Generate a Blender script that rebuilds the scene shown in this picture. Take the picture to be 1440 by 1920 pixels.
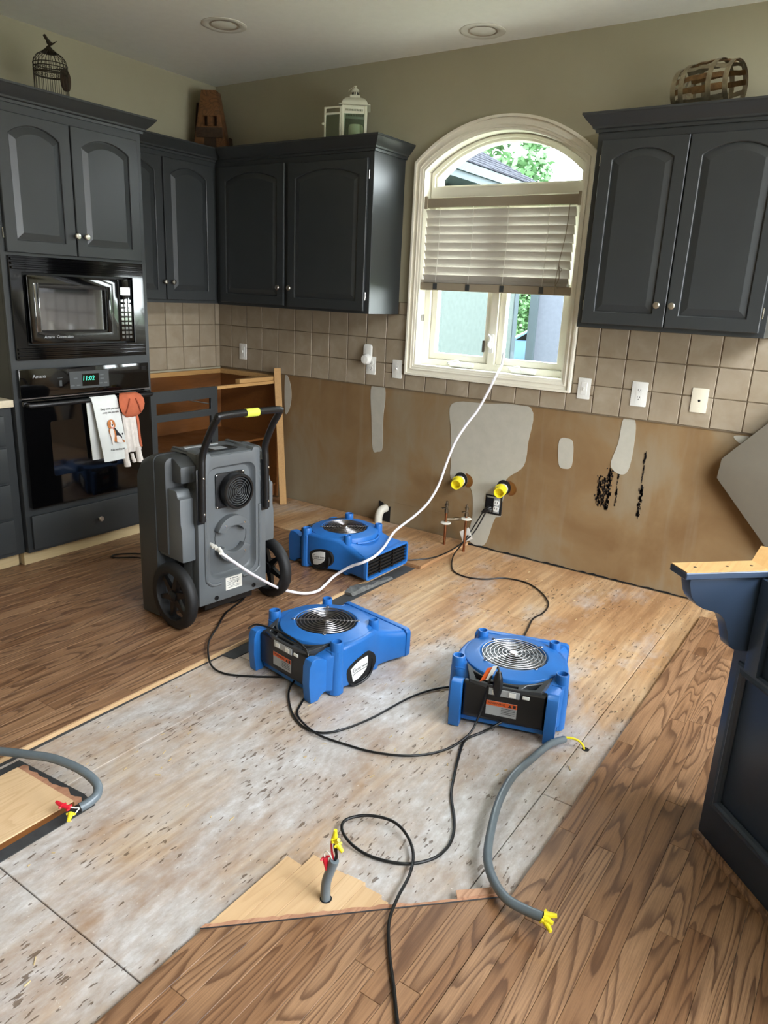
import bpy, bmesh, math, random
from math import sin, cos, pi, radians, sqrt
from mathutils import Matrix, Vector
from mathutils.geometry import tessellate_polygon
random.seed(7)
SC = bpy.context.scene
for o in list(bpy.data.objects): bpy.data.objects.remove(o)
COL = SC.collection

# ------------------------------------------------------------------ camera
cam_d = bpy.data.cameras.new('camera'); cam = bpy.data.objects.new('camera', cam_d); COL.objects.link(cam)
cam_d.sensor_fit = 'VERTICAL'; cam_d.sensor_height = 36.0; cam_d.lens = 1383.65/1920*36
cam_d.clip_start = 0.02
th, ps, ro = 0.2875, 0.5855, 0.047
fw = Vector((-sin(ps)*cos(th), cos(ps)*cos(th), -sin(th))); rt = Vector((cos(ps), sin(ps), 0)); up = rt.cross(fw)
r2 = cos(ro)*rt + sin(ro)*up; u2 = -sin(ro)*rt + cos(ro)*up
cm = Matrix((r2, u2, -fw)).transposed().to_4x4(); cm.translation = Vector((4.2044, -4.006, 1.5022))
cam.matrix_world = cm; SC.camera = cam

# ------------------------------------------------------------------ world, exposure, daylight portals
SKY = 20.0
w = bpy.data.worlds.new('overcast_sky'); SC.world = w; w.use_nodes = True
nt = w.node_tree; nt.nodes.clear()
bo = nt.nodes.new('ShaderNodeOutputWorld'); bg = nt.nodes.new('ShaderNodeBackground')
tc = nt.nodes.new('ShaderNodeTexCoord'); sx = nt.nodes.new('ShaderNodeSeparateXYZ'); cr = nt.nodes.new('ShaderNodeValToRGB')
nt.links.new(tc.outputs['Generated'], sx.inputs[0]); nt.links.new(sx.outputs['Z'], cr.inputs[0])
cr.color_ramp.elements[0].position = 0.0; cr.color_ramp.elements[0].color = (0.93, 0.96, 1.0, 1)
cr.color_ramp.elements[1].position = 1.0; cr.color_ramp.elements[1].color = (0.80, 0.90, 1.0, 1)
nt.links.new(cr.outputs[0], bg.inputs['Color']); bg.inputs['Strength'].default_value = SKY
nt.links.new(bg.outputs[0], bo.inputs[0])
SC.view_settings.view_transform = 'Standard'; SC.view_settings.look = 'None'
SC.view_settings.exposure = 0.38; SC.view_settings.gamma = 1.0; SC.view_settings.use_curve_mapping = False

def portal(name, loc, rot, sx_, sy_):
    l = bpy.data.lights.new(name, 'AREA'); l.shape = 'RECTANGLE'; l.size = sx_; l.size_y = sy_
    o = bpy.data.objects.new(name, l); COL.objects.link(o); o.location = loc; o.rotation_euler = rot
    l.cycles.is_portal = True
    return o
portal('sky_portal_window', (2.215, 0.22, 1.75), (radians(-90), 0, 0), 1.1, 1.5)
RW = 6.8                                    # unseen right wall; its window openings are invented to let daylight in
portal('sky_portal_tall', (RW+0.22, -2.17, 1.12), (0, radians(90), 0), 1.35, 2.55)
portal('sky_portal_high', (RW+0.22, -2.43, 3.9), (0, radians(90), 0), 2.2, 4.9)

# ------------------------------------------------------------------ helpers
def lin(c):
    c = c/255.0
    return c/12.92 if c <= 0.04045 else ((c+0.055)/1.055)**2.4
def rgb(r, g, b): return (lin(r), lin(g), lin(b), 1.0)

class G:
    """small node-graph helper around one material"""
    def __init__(s, name):
        s.m = bpy.data.materials.new(name); s.m.use_nodes = True; s.t = s.m.node_tree; s.n = s.t.nodes
        s.p = s.n.get('Principled BSDF')
    def new(s, ty, **k):
        x = s.n.new(ty)
        for a, v in k.items(): setattr(x, a, v)
        return x
    def link(s, a, b): s.t.links.new(a, b)
    def coord(s, scale=(1, 1, 1), obj=True, rnd=0.0):
        geo = s.new('ShaderNodeTexCoord') if obj else s.new('ShaderNodeNewGeometry')
        src = geo.outputs['Object'] if obj else geo.outputs['Position']
        if rnd:
            oi = s.new('ShaderNodeObjectInfo'); mu = s.new('ShaderNodeMath', operation='MULTIPLY'); mu.inputs[1].default_value = rnd
            s.link(oi.outputs['Random'], mu.inputs[0])
            ad = s.new('ShaderNodeVectorMath', operation='ADD'); s.link(src, ad.inputs[0]); s.link(mu.outputs[0], ad.inputs[1]); src = ad.outputs[0]
        mp = s.new('ShaderNodeMapping'); mp.inputs['Scale'].default_value = scale; s.link(src, mp.inputs[0])
        return mp.outputs[0]
    def noise(s, vec, scale=5, detail=4, rough=.5, dist=0):
        n = s.new('ShaderNodeTexNoise'); n.inputs['Scale'].default_value = scale; n.inputs['Detail'].default_value = detail
        n.inputs['Roughness'].default_value = rough; n.inputs['Distortion'].default_value = dist; s.link(vec, n.inputs['Vector'])
        return n.outputs['Fac']
    def ramp(s, fac, stops, interp='LINEAR'):
        r = s.new('ShaderNodeValToRGB'); e = r.color_ramp.elements; r.color_ramp.interpolation = interp
        while len(e) < len(stops): e.new(0.5)
        for i, (p, c) in enumerate(stops): e[i].position = p; e[i].color = c if len(c) == 4 else (*c, 1)
        s.link(fac, r.inputs[0]); return r.outputs[0]
    def mix(s, fac, a, b, blend='MIX'):
        m = s.new('ShaderNodeMix', data_type='RGBA', blend_type=blend)
        for sock, v in ((m.inputs[0], fac), (m.inputs[6], a), (m.inputs[7], b)):
            if hasattr(v, 'is_linked'): s.link(v, sock)
            else: sock.default_value = v
        return m.outputs[2]
    def math(s, op, a, b=None, c=None):
        m = s.new('ShaderNodeMath', operation=op)
        for i, v in enumerate((a, b, c)):
            if v is None: continue
            if hasattr(v, 'is_linked'): s.link(v, m.inputs[i])
            else: m.inputs[i].default_value = v
        return m.outputs[0]
    def bump(s, h, strength=.3, dist=.002):
        b = s.new('ShaderNodeBump'); b.inputs['Strength'].default_value = strength; b.inputs['Distance'].default_value = dist
        s.link(h, b.inputs['Height']); s.link(b.outputs[0], s.p.inputs['Normal'])
    def set(s, col=None, rough=None, metal=None, spec=None, coat=None):
        P = s.p.inputs
        for key, v in (('Base Color', col), ('Roughness', rough), ('Metallic', metal), ('Specular IOR Level', spec), ('Coat Weight', coat)):
            if v is None: continue
            if hasattr(v, 'is_linked'): s.link(v, P[key])
            else: P[key].default_value = v

def simple(name, c, rough=.5, metal=0, var=.12, scale=9, bump=0, spec=.5, coat=0):
    g = G(name); col = rgb(*c); v = g.coord((1, 1, 1))
    n = g.noise(v, scale, 4, .6)
    lo = tuple(x*(1-var) for x in col[:3]); hi = tuple(min(1, x*(1+var)) for x in col[:3])
    g.set(g.ramp(n, [(.3, lo), (.7, hi)]), rough, metal, spec, coat)
    if bump: g.bump(g.noise(v, scale*14, 3, .6), bump, .001)
    return g.m

MT = {}
MT['cab'] = simple('slate_cabinet_paint', (48, 51, 52), .38, var=.06, scale=6, bump=.05)
MT['navy'] = simple('navy_cabinet_paint', (52, 66, 86), .35, var=.07, scale=6, bump=.05)
MT['wallp'] = simple('greige_wall_paint', (166, 160, 136), .85, var=.03, scale=3, bump=.15)
MT['ceil'] = simple('ceiling_paint', (236, 236, 228), .9, var=.02, scale=20, bump=.35)
MT['trimw'] = simple('cream_trim_paint', (240, 235, 218), .4, var=.03)
MT['sash'] = simple('cream_window_vinyl', (242, 238, 222), .35, var=.02)
MT['white'] = simple('white_plastic', (232, 232, 226), .35, var=.02)
MT['ivory'] = simple('ivory_plastic', (222, 214, 192), .4, var=.02)
MT['nickel'] = simple('brushed_nickel', (205, 200, 190), .28, 1, var=.04)
MT['chrome'] = simple('polished_hinge_metal', (215, 212, 205), .2, 1, var=.04)
MT['blackg'] = simple('gloss_black_glass', (5, 5, 6), .07, var=.05, coat=.3)
MT['blackp'] = simple('satin_black_plastic', (16, 16, 17), .35, var=.1)
MT['rubber'] = simple('black_rubber', (20, 20, 21), .6, var=.12)
MT['cable'] = simple('black_cable_jacket', (12, 12, 13), .38, var=.1)
MT['dgrey'] = simple('grey_moulded_plastic', (94, 98, 100), .42, var=.08, scale=5, bump=.12)
MT['dgreyd'] = simple('dark_grey_moulded_plastic', (62, 65, 66), .45, var=.08, scale=5, bump=.12)
MT['blue'] = simple('blue_moulded_plastic', (34, 102, 174), .42, var=.1, scale=7, bump=.12)
MT['grillm'] = simple('dark_wire', (150, 146, 146), .3, 1, var=.05)
MT['tray'] = simple('charcoal_tray_plastic', (52, 54, 56), .25, var=.06)
MT['silver'] = simple('silver_label', (170, 174, 176), .35, .3, var=.05)
MT['orange'] = simple('orange_label', (214, 92, 34), .5, var=.1)
MT['lime'] = simple('lime_grip', (206, 214, 78), .5, var=.05)
MT['yellow'] = simple('yellow_plastic', (232, 214, 40), .4, var=.06)
MT['red'] = simple('red_plastic', (206, 30, 48), .4, var=.06)
MT['conduit'] = simple('grey_pvc_conduit', (98, 108, 114), .32, var=.08, scale=30)
MT['copper'] = simple('aged_copper', (150, 98, 66), .38, 1, var=.3, scale=40)
MT['brass'] = simple('dull_brass', (122, 110, 92), .42, 1, var=.2, scale=40)
MT['pvc'] = simple('white_pvc_pipe', (214, 210, 196), .5, var=.08, scale=30)
MT['hose'] = simple('milky_hose', (226, 222, 226), .3, var=.03)
MT['felt'] = simple('black_felt_paper', (50, 51, 52), .8, var=.2, scale=25, bump=.3)
MT['lead'] = simple('crumpled_grey_sheet', (104, 104, 102), .45, .4, var=.4, scale=60, bump=.6)
MT['cloth'] = simple('white_cotton', (224, 226, 222), .9, var=.04, scale=12, bump=.2)
MT['terra'] = simple('terracotta_cloth', (186, 98, 66), .9, var=.12, scale=22, bump=.3)
MT['seam'] = simple('rust_thread', (152, 74, 48), .9)
MT['pawwhite'] = simple('cream_plush', (222, 214, 206), .95, var=.12, scale=30, bump=.3)
MT['ink'] = simple('black_ink', (34, 34, 36), .8)
MT['dogtan'] = simple('tan_print', (190, 116, 60), .9, var=.15, scale=60)
MT['dogblk'] = simple('black_print', (38, 38, 44), .9)
MT['dogwht'] = simple('white_print', (236, 228, 222), .9)
MT['pink'] = simple('pink_print', (226, 160, 160), .9)
MT['iron'] = simple('dark_bronze_wire', (46, 40, 28), .6, .5, var=.2, scale=50)
MT['strap'] = simple('galvanised_strap', (158, 148, 124), .4, .8, var=.25, scale=30)
MT['straw'] = simple('rusty_strap', (120, 92, 58), .55, .5, var=.35, scale=30)
MT['lantern'] = simple('white_lantern_metal', (212, 212, 190), .45, var=.04)
MT['candle'] = simple('cream_wax', (214, 206, 170), .6, var=.03)
MT['grout'] = simple('beige_grout', (112, 98, 78), .95, var=.15, scale=60, bump=.5)
MT['mud'] = simple('joint_compound', (176, 172, 158), .9, var=.06, scale=14, bump=.3)
MT['tar'] = simple('black_mastic', (18, 15, 13), .5, var=.4, scale=60)
MT['dark'] = simple('dark_void', (10, 9, 8), .9)
MT['counter'] = simple('cream_counter', (205, 192, 165), .35, var=.05, scale=60)
MT['panelb'] = simple('beige_board', (160, 148, 128), .7, var=.04, scale=8)
MT['greyboard'] = simple('grey_beige_board', (112, 105, 91), .75, var=.04, scale=8)
MT['slat'] = simple('grey_white_slat', (196, 190, 180), .45, var=.02)
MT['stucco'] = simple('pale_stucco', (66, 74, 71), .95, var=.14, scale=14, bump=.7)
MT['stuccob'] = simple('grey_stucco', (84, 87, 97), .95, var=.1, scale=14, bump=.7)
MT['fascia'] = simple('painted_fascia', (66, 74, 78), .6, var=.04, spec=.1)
MT['lawn'] = simple('lawn_grass', (60, 76, 36), .95, var=.3, scale=4)
MT['carb'] = simple('car_paint', (92, 118, 150), .2, .2, var=.03, coat=.6)
MT['leaf'] = simple('green_leaves', (82, 118, 74), .8, var=.35, scale=3)
MT['leaf2'] = simple('yellow_green_leaves', (124, 134, 72), .8, var=.4, scale=3)
MT['bark'] = simple('tree_bark', (82, 66, 50), .9, var=.3, scale=20)
MT['kohl'] = simple('smoked_mirror', (120, 120, 120), .05, .9, var=.03)
MT['buff'] = simple('grey_lens', (214, 212, 200), .6, var=.02)
MT['tape'] = simple('paper_tag', (226, 222, 212), .7, var=.03)

def glassmat(name, tint, gl=.06):
    g = G(name); tr = g.new('ShaderNodeBsdfTransparent'); gs = g.new('ShaderNodeBsdfGlossy'); mx = g.new('ShaderNodeMixShader')
    fr = g.new('ShaderNodeLayerWeight'); fr.inputs['Blend'].default_value = .5; fac = g.math('MULTIPLY_ADD', g.math('POWER', fr.outputs['Facing'], 5.0), .7, .025)
    tr.inputs['Color'].default_value = tint; gs.inputs['Roughness'].default_value = .02
    g.link(fac, mx.inputs[0]); g.link(tr.outputs[0], mx.inputs[1]); g.link(gs.outputs[0], mx.inputs[2])
    g.link(mx.outputs[0], g.n['Material Output'].inputs['Surface']); return g.m
MT['glass'] = glassmat('window_glass', (.96, .99, .98, 1))
MT['glass2'] = glassmat('lantern_glass', (.8, .88, .84, 1))

def emis(name, c, s):
    g = G(name); g.set(rgb(*c), .5); g.p.inputs['Emission Color'].default_value = rgb(*c); g.p.inputs['Emission Strength'].default_value = s; return g.m
MT['led'] = emis('green_clock_digits', (60, 220, 170), 1.2)

def oak(name, base, dark, light, rough=.3, contrast=1.0, coat=0.0):
    g = G(name)
    v = g.coord((13, 1.25, 13), rnd=37.0)
    oi0 = g.new('ShaderNodeObjectInfo'); nring = g.math('MULTIPLY_ADD', g.math('FRACT', g.math('MULTIPLY', oi0.outputs['Random'], 7.0)), 9.0, 6.0)
    n = g.noise(v, 1.0, 1.0, .4, .5)
    wob = g.noise(g.coord((70, 9, 70), rnd=5.0), 1.0, 2, .5)
    rings = g.math('FRACT', g.math('MULTIPLY', g.math('ADD', n, g.math('MULTIPLY', wob, .035)), nring))
    ring = g.ramp(rings, [(0, (1, 1, 1)), (.10, (.9, .9, .9)), (.34, (.25, .25, .25)), (.7, (0, 0, 0)), (.93, (.1, .1, .1)), (1, (1, 1, 1))])
    fine = g.noise(g.coord((260, 7, 260), rnd=11.0), 1.0, 3, .7)
    finer = g.ramp(fine, [(.38, (1, 1, 1)), (.6, (0, 0, 0))])
    oi = g.new('ShaderNodeObjectInfo')
    tone = g.mix(oi.outputs['Random'], rgb(*base), rgb(*light))
    big = g.noise(g.coord((3, 1, 3)), 1.5, 3, .5)
    tone = g.mix(g.math('MULTIPLY', big, .45), tone, rgb(*dark))
    c = g.mix(g.math('MULTIPLY', ring, .78*contrast), tone, rgb(*dark))
    c = g.mix(g.math('MULTIPLY', finer, .35*contrast), c, rgb(*dark))
    rr = g.ramp(g.noise(g.coord((2, 2, 2), obj=False), 3, 4, .6), [(.3, (rough*.8,)*3), (.7, (rough*1.35,)*3)])
    g.set(c, rr, coat=coat)
    g.bump(g.math('ADD', g.math('MULTIPLY', ring, -.4), g.math('MULTIPLY', finer, -.5)), .12, .001)
    return g.m
MT['oak'] = oak('stained_oak_floor', (154, 113, 79), (76, 48, 31), (182, 142, 106), .36)
MT['rawoak'] = oak('unfinished_oak', (208, 174, 132), (180, 142, 100), (222, 192, 152), .6, .45)
MT['rawedge'] = oak('split_oak_edge', (190, 140, 108), (126, 80, 56), (212, 170, 138), .8, .6)
MT['maple'] = oak('raw_cabinet_wood', (190, 148, 90), (150, 106, 56), (204, 168, 112), .5, .35)
MT['inside'] = oak('brown_cabinet_lining', (112, 68, 28), (78, 44, 15), (124, 78, 36), .4, .4)
MT['barn'] = oak('reclaimed_wood', (112, 70, 38), (60, 36, 18), (132, 90, 52), .7, .7)
MT['barnd'] = oak('dark_reclaimed_wood', (58, 40, 24), (32, 20, 12), (70, 50, 32), .7, .6)
MT['toek'] = oak('pale_toe_board', (196, 172, 128), (172, 146, 104), (206, 186, 144), .6, .3)

def subfloor_mat(name, y0, y1, wmin, wmax):
    g = G(name)
    P = g.coord((1, 1, 1), obj=False)
    sep = g.new('ShaderNodeSeparateXYZ'); g.link(P, sep.inputs[0])
    mr = g.new('ShaderNodeMapRange'); g.link(sep.outputs['Y'], mr.inputs[0])
    for i, v in enumerate((y0, y1, wmax, wmin)): mr.inputs[i+1].default_value = v
    # wood under the residue
    grain = g.noise(g.coord((42, 2.2, 42), obj=False), 1.0, 4, .6)
    bl = g.noise(g.coord((3, 1.1, 3), obj=False), 1.2, 5, .6)
    wfront = g.ramp(bl, [(.32, rgb(150, 118, 90)), (.5, rgb(178, 150, 122)), (.68, rgb(196, 176, 152))])
    wood = g.ramp(bl, [(.32, rgb(152, 110, 74)), (.5, rgb(186, 146, 104)), (.68, rgb(206, 176, 138))])
    wood = g.mix(g.ramp(mr.outputs[0], [(.55, (0, 0, 0)), (.98, (1, 1, 1))]), wood, wfront)
    wood = g.mix(g.math('MULTIPLY', g.ramp(grain, [(.4, (1, 1, 1)), (.62, (0, 0, 0))]), .45), wood, rgb(116, 82, 52))
    # whitish residue, patchy
    a = g.noise(g.coord((2.6, 1.5, 1), obj=False), 1.3, 8, .62, .3)
    b = g.noise(g.coord((26, 9, 1), obj=False), 1.0, 5, .7)
    m1 = g.math('ADD', g.math('MULTIPLY', a, 2.1), g.math('MULTIPLY', b, .55))
    m1 = g.math('ADD', m1, g.math('SUBTRACT', mr.outputs[0], .80))
    mask = g.ramp(g.math('MULTIPLY', m1, .5), [(.56, (0, 0, 0)), (.84, (1, 1, 1))])
    white = g.ramp(g.noise(g.coord((30, 12, 1), obj=False), 1, 6, .7), [(.32, rgb(162, 152, 144)), (.52, rgb(186, 181, 177)), (.72, rgb(214, 213, 213))])
    c = g.mix(g.math('MULTIPLY', mask, .93), wood, white)
    # torn chips: short dark dashes along the grain, gathered in drifts
    s1 = g.noise(g.coord((92, 24, 1), obj=False), 1, 2, .5)
    drift = g.noise(g.coord((2.5, 2.0, 1), obj=False), 1.7, 3, .5)
    sp = g.math('ADD', s1, g.math('MULTIPLY', drift, .35))
    spk = g.ramp(sp, [(.825, (0, 0, 0)), (.86, (1, 1, 1))])
    c = g.mix(g.math('MULTIPLY', spk, .78), c, rgb(88, 68, 50))
    s2 = g.noise(g.coord((120, 90, 1), obj=False), 1, 2, .5)
    wsp = g.ramp(s2, [(.70, (0, 0, 0)), (.74, (1, 1, 1))])
    c = g.mix(g.math('MULTIPLY', wsp, .5), c, rgb(228, 222, 212))
    g.set(c, g.ramp(mask, [(0, (.5, .5, .5)), (1, (.42, .42, .42))]))
    g.bump(g.math('ADD', g.math('MULTIPLY', b, .6), g.math('MULTIPLY', spk, -1.0)), .5, .003)
    return g.m
MT['sub'] = subfloor_mat('stained_plywood_subfloor', -2.0, -.9, .52, 1.0)

def drywall_mat():
    g = G('bare_drywall_paper')
    a = g.noise(g.coord((1.5, 1, 1.2), obj=False), 1.4, 5, .55, .5)
    c = g.ramp(a, [(.3, rgb(117, 88, 53)), (.48, rgb(132, 106, 71)), (.62, rgb(136, 119, 92)), (.78, rgb(145, 131, 106))])
    st = g.noise(g.coord((14, 1, 1.3), obj=False), 1, 3, .5)
    c = g.mix(g.math('MULTIPLY', g.ramp(st, [(.55, (0, 0, 0)), (.8, (1, 1, 1))]), .3), c, rgb(146, 138, 120))
    g.set(c, .9); g.bump(g.noise(g.coord((60, 60, 60)), 1, 4, .6), .2, .001); return g.m
MT['drywall'] = drywall_mat()

def tile_mat():
    g = G('tumbled_tile')
    v = g.coord((1, 1, 1), rnd=23.0)
    n = g.noise(v, 9, 6, .62, .4); m = g.noise(v, 40, 4, .6)
    c = g.ramp(n, [(.3, rgb(148, 133, 111)), (.55, rgb(159, 146, 125)), (.75, rgb(172, 159, 140))])
    oi = g.new('ShaderNodeObjectInfo')
    c = g.mix(g.math('MULTIPLY', oi.outputs['Random'], .28), c, rgb(136, 121, 100))
    g.set(c, .45); g.bump(g.math('ADD', n, g.math('MULTIPLY', m, .4)), .35, .003); return g.m
MT['tile'] = tile_mat()

def roof_mat():
    g = G('grey_shingles'); n = g.noise(g.coord((1, 1, 1), obj=False), 9, 4, .7)
    g.set(g.ramp(n, [(.3, rgb(34, 34, 38)), (.7, rgb(54, 54, 60))]), .95, spec=0.02); return g.m
MT['shingle'] = roof_mat()

WM = {}
def world_of(o): return WM.get(o.name, Matrix.Identity(4)) if o else Matrix.Identity(4)
def finish(o, parent, M_local=None):
    COL.objects.link(o)
    if parent is not None: o.parent = parent
    return o
def thing(name, label, cat, loc=(0, 0, 0), rz=0, group=None):
    o = bpy.data.objects.new(name, None); COL.objects.link(o); o.empty_display_size = .05
    o.location = loc; o.rotation_euler = (0, 0, rz)
    WM[o.name] = Matrix.Translation(loc) @ Matrix.Rotation(rz, 4, 'Z')
    return tag(o, label, cat, group)
def tag(o, label=None, cat=None, group=None, kind=None):
    if label: o['label'] = label
    if cat: o['category'] = cat
    if group: o['group'] = group
    if kind: o['kind'] = kind
    return o

class MB:
    """collects geometry in world (or thing-local) space, then builds ONE mesh object"""
    def __init__(s, M=None): s.v = []; s.f = []; s.mi = []; s.M = M or Matrix.Identity(4); s.k = 0
    def add(s, vs, fs, mi=None):
        b = len(s.v); s.v += [s.M @ Vector(p) for p in vs]
        flip = s.M.to_3x3().determinant() < 0
        for f in fs:
            f = [b+i for i in f]
            s.f.append(f[::-1] if flip else f); s.mi.append(s.k if mi is None else mi)
        return s
    def box(s, x0, x1, y0, y1, z0, z1, mi=None):
        return s.add([(x0, y0, z0), (x1, y0, z0), (x1, y1, z0), (x0, y1, z0), (x0, y0, z1), (x1, y0, z1), (x1, y1, z1), (x0, y1, z1)],
                     [(0, 3, 2, 1), (4, 5, 6, 7), (0, 1, 5, 4), (1, 2, 6, 5), (2, 3, 7, 6), (3, 0, 4, 7)], mi)
    def prism(s, poly, z0, z1, holes=(), mi=None):
        loops = [list(poly)]+[list(h) for h in holes]
        def area(p): return sum(p[i][0]*p[(i+1) % len(p)][1]-p[(i+1) % len(p)][0]*p[i][1] for i in range(len(p)))
        if area(loops[0]) < 0: loops[0].reverse()
        for i in range(1, len(loops)):
            if area(loops[i]) > 0: loops[i].reverse()
        flat = [p for l in loops for p in l]; n = len(flat)
        tris = tessellate_polygon([[Vector((p[0], p[1], 0)) for p in l] for l in loops])
        fs = []
        for t in tris:
            a, b, c = (flat[i] for i in t)
            ccw = (b[0]-a[0])*(c[1]-a[1])-(b[1]-a[1])*(c[0]-a[0]) > 0
            t = tuple(t) if ccw else (t[0], t[2], t[1])
            fs.append(tuple(i+n for i in t)); fs.append((t[0], t[2], t[1]))
        o = 0
        for l in loops:
            m = len(l)
            for i in range(m):
                j = (i+1) % m; fs.append((o+i, o+j, o+j+n, o+i+n))
            o += m
        return s.add([(p[0], p[1], z0) for p in flat]+[(p[0], p[1], z1) for p in flat], fs, mi)
    def loft(s, secs, cap=True, closed=False, mi=None):
        m = len(secs[0]); vs = [p for sec in secs for p in sec]; fs = []; K = len(secs)
        for k in range(K if closed else K-1):
            for i in range(m):
                j = (i+1) % m; k2 = (k+1) % K
                fs.append((k*m+i, k*m+j, k2*m+j, k2*m+i))
        if cap and not closed: fs.append(tuple(range(m))[::-1]); fs.append(tuple((K-1)*m+i for i in range(m)))
        return s.add(vs, fs, mi)
    def lathe(s, prof, seg=24, c=(0, 0, 0), cap=True, mi=None, ang=2*pi):
        secs = [[(c[0]+r*cos(2*pi*i/seg), c[1]+r*sin(2*pi*i/seg), c[2]+z) for i in range(seg)] for r, z in prof]
        return s.loft(secs, cap, False, mi)
    def ring(s, R, r, seg=28, sec=6, c=(0, 0, 0), mi=None):
        secs = []
        for i in range(seg):
            a = 2*pi*i/seg
            secs.append([(c[0]+(R+r*cos(2*pi*j/sec))*cos(a), c[1]+(R+r*cos(2*pi*j/sec))*sin(a), c[2]+r*sin(2*pi*j/sec)) for j in range(sec)])
        return s.loft(secs, False, True, mi)
    def tube(s, pts, r, seg=8, smooth=0, closed=False, mi=None, wave=None):
        P = [Vector(p) for p in pts]
        if smooth: P = catmull(P, smooth, closed)
        n = len(P); T = []
        for i in range(n):
            a = P[(i-1) % n] if closed or i > 0 else P[i]; b = P[(i+1) % n] if closed or i < n-1 else P[i]
            d = b-a; T.append(d.normalized() if d.length > 1e-9 else Vector((0, 0, 1)))
        nrm = T[0].cross(Vector((0, 0, 1)))
        if nrm.length < 1e-3: nrm = T[0].cross(Vector((1, 0, 0)))
        nrm.normalize(); secs = []
        for i in range(n):
            nrm = nrm-T[i]*nrm.dot(T[i]); nrm.normalize(); bn = T[i].cross(nrm)
            rr = r(i/(n-1)) if callable(r) else r
            if wave: rr *= 1+wave*(1 if i % 2 else -1)
            secs.append([tuple(P[i]+(nrm*cos(2*pi*j/seg)+bn*sin(2*pi*j/seg))*rr) for j in range(seg)])
        return s.loft(secs, not closed, closed, mi)
    def sweep(s, path, prof, closed=False, mi=None):
        """profile (out, up) along a horizontal polyline, mitred; out is to the right of travel"""
        P = [Vector((p[0], p[1], 0)) for p in path]; n = len(P); secs = []
        for i in range(n):
            d1 = (P[i]-P[i-1]).normalized() if i > 0 or closed else (P[1]-P[0]).normalized()
            d2 = (P[(i+1) % n]-P[i]).normalized() if i < n-1 or closed else d1
            n1 = Vector((d1.y, -d1.x, 0)); n2 = Vector((d2.y, -d2.x, 0)); m = n1+n2; m = m/m.length_squared*2 if m.length > 1e-6 else n1
            secs.append([(P[i].x+m.x*o, P[i].y+m.y*o, z) for o, z in prof])
        return s.loft(secs, not closed, closed, mi)
    def build(s, name, mat, parent=None, bevel=0, seg=2, flat=False, angle=35, fix=True):
        me = bpy.data.meshes.new(name)
        M = world_of(parent).inverted()
        me.from_pydata([tuple(M @ p) for p in s.v], [], s.f); me.update()
        mats = mat if isinstance(mat, (list, tuple)) else [mat]
        for m in mats: me.materials.append(MT[m] if isinstance(m, str) else m)
        if len(mats) > 1:
            for p, k in zip(me.polygons, s.mi): p.material_index = k
        if bevel or fix:
            bm = bmesh.new(); bm.from_mesh(me)
            if fix: bmesh.ops.recalc_face_normals(bm, faces=bm.faces)
            if bevel:
                ed = [e for e in bm.edges if len(e.link_faces) == 2 and e.calc_face_angle(0) > radians(30)]
                bmesh.ops.bevel(bm, geom=ed, offset=bevel, segments=seg, affect='EDGES', profile=.6, clamp_overlap=True)
            bm.to_mesh(me); bm.free()
        if not flat:
            for p in me.polygons: p.use_smooth = True
            me.set_sharp_from_angle(angle=radians(angle))
        o = bpy.data.objects.new(name, me); finish(o, parent)
        WM[o.name] = world_of(parent)
        return o

def catmull(P, k, closed=False):
    P = [Vector(p) for p in P]; n = len(P); out = []
    for i in range(n if closed else n-1):
        p0 = P[(i-1) % n] if closed or i > 0 else P[i]*2-P[i+1]
        p1, p2 = P[i], P[(i+1) % n]
        p3 = P[(i+2) % n] if closed or i < n-2 else P[i+1]*2-P[i]
        for j in range(k):
            t = j/k
            out.append(.5*((2*p1)+(p2-p0)*t+(2*p0-5*p1+4*p2-p3)*t*t+(3*p1-p0-3*p2+p3)*t**3))
    if not closed: out.append(P[-1])
    return out
def frame_x(x):           # local (u,v,w) on a face that looks to +x: u=+y, v=z, w=+x
    return Matrix(((0, 0, 1, x), (1, 0, 0, 0), (0, 1, 0, 0), (0, 0, 0, 1)))
def frame_y(y):           # face that looks to -y: u=+x, v=z, w=-y
    return Matrix(((1, 0, 0, 0), (0, 0, -1, y), (0, 1, 0, 0), (0, 0, 0, 1)))
def rect(u0, u1, v0, v1): return [(u0, v0), (u1, v0), (u1, v1), (u0, v1)]
def rrect(u0, u1, v0, v1, r, n=5):
    o = []
    for cx, cy, a in ((u1-r, v1-r, 0), (u0+r, v1-r, 90), (u0+r, v0+r, 180), (u1-r, v0+r, 270)):
        for i in range(n+1):
            t = radians(a+90*i/n); o.append((cx+r*cos(t), cy+r*sin(t)))
    return o
def archp(u0, u1, v0, vs, va, n=14):
    c = (u1-u0)/2; h = va-vs; R = (c*c+h*h)/(2*h); cx = (u0+u1)/2; cy = va-R
    o = [(u0, v0), (u1, v0)]; a0 = math.atan2(vs-cy, c); a1 = pi-a0
    for i in range(n+1):
        a = a0+(a1-a0)*i/n; o.append((cx+R*cos(a), cy+R*sin(a)))
    return o
def circ(cx, cy, r, n=24): return [(cx+r*cos(2*pi*i/n), cy+r*sin(2*pi*i/n)) for i in range(n)]
DG = None
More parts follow.
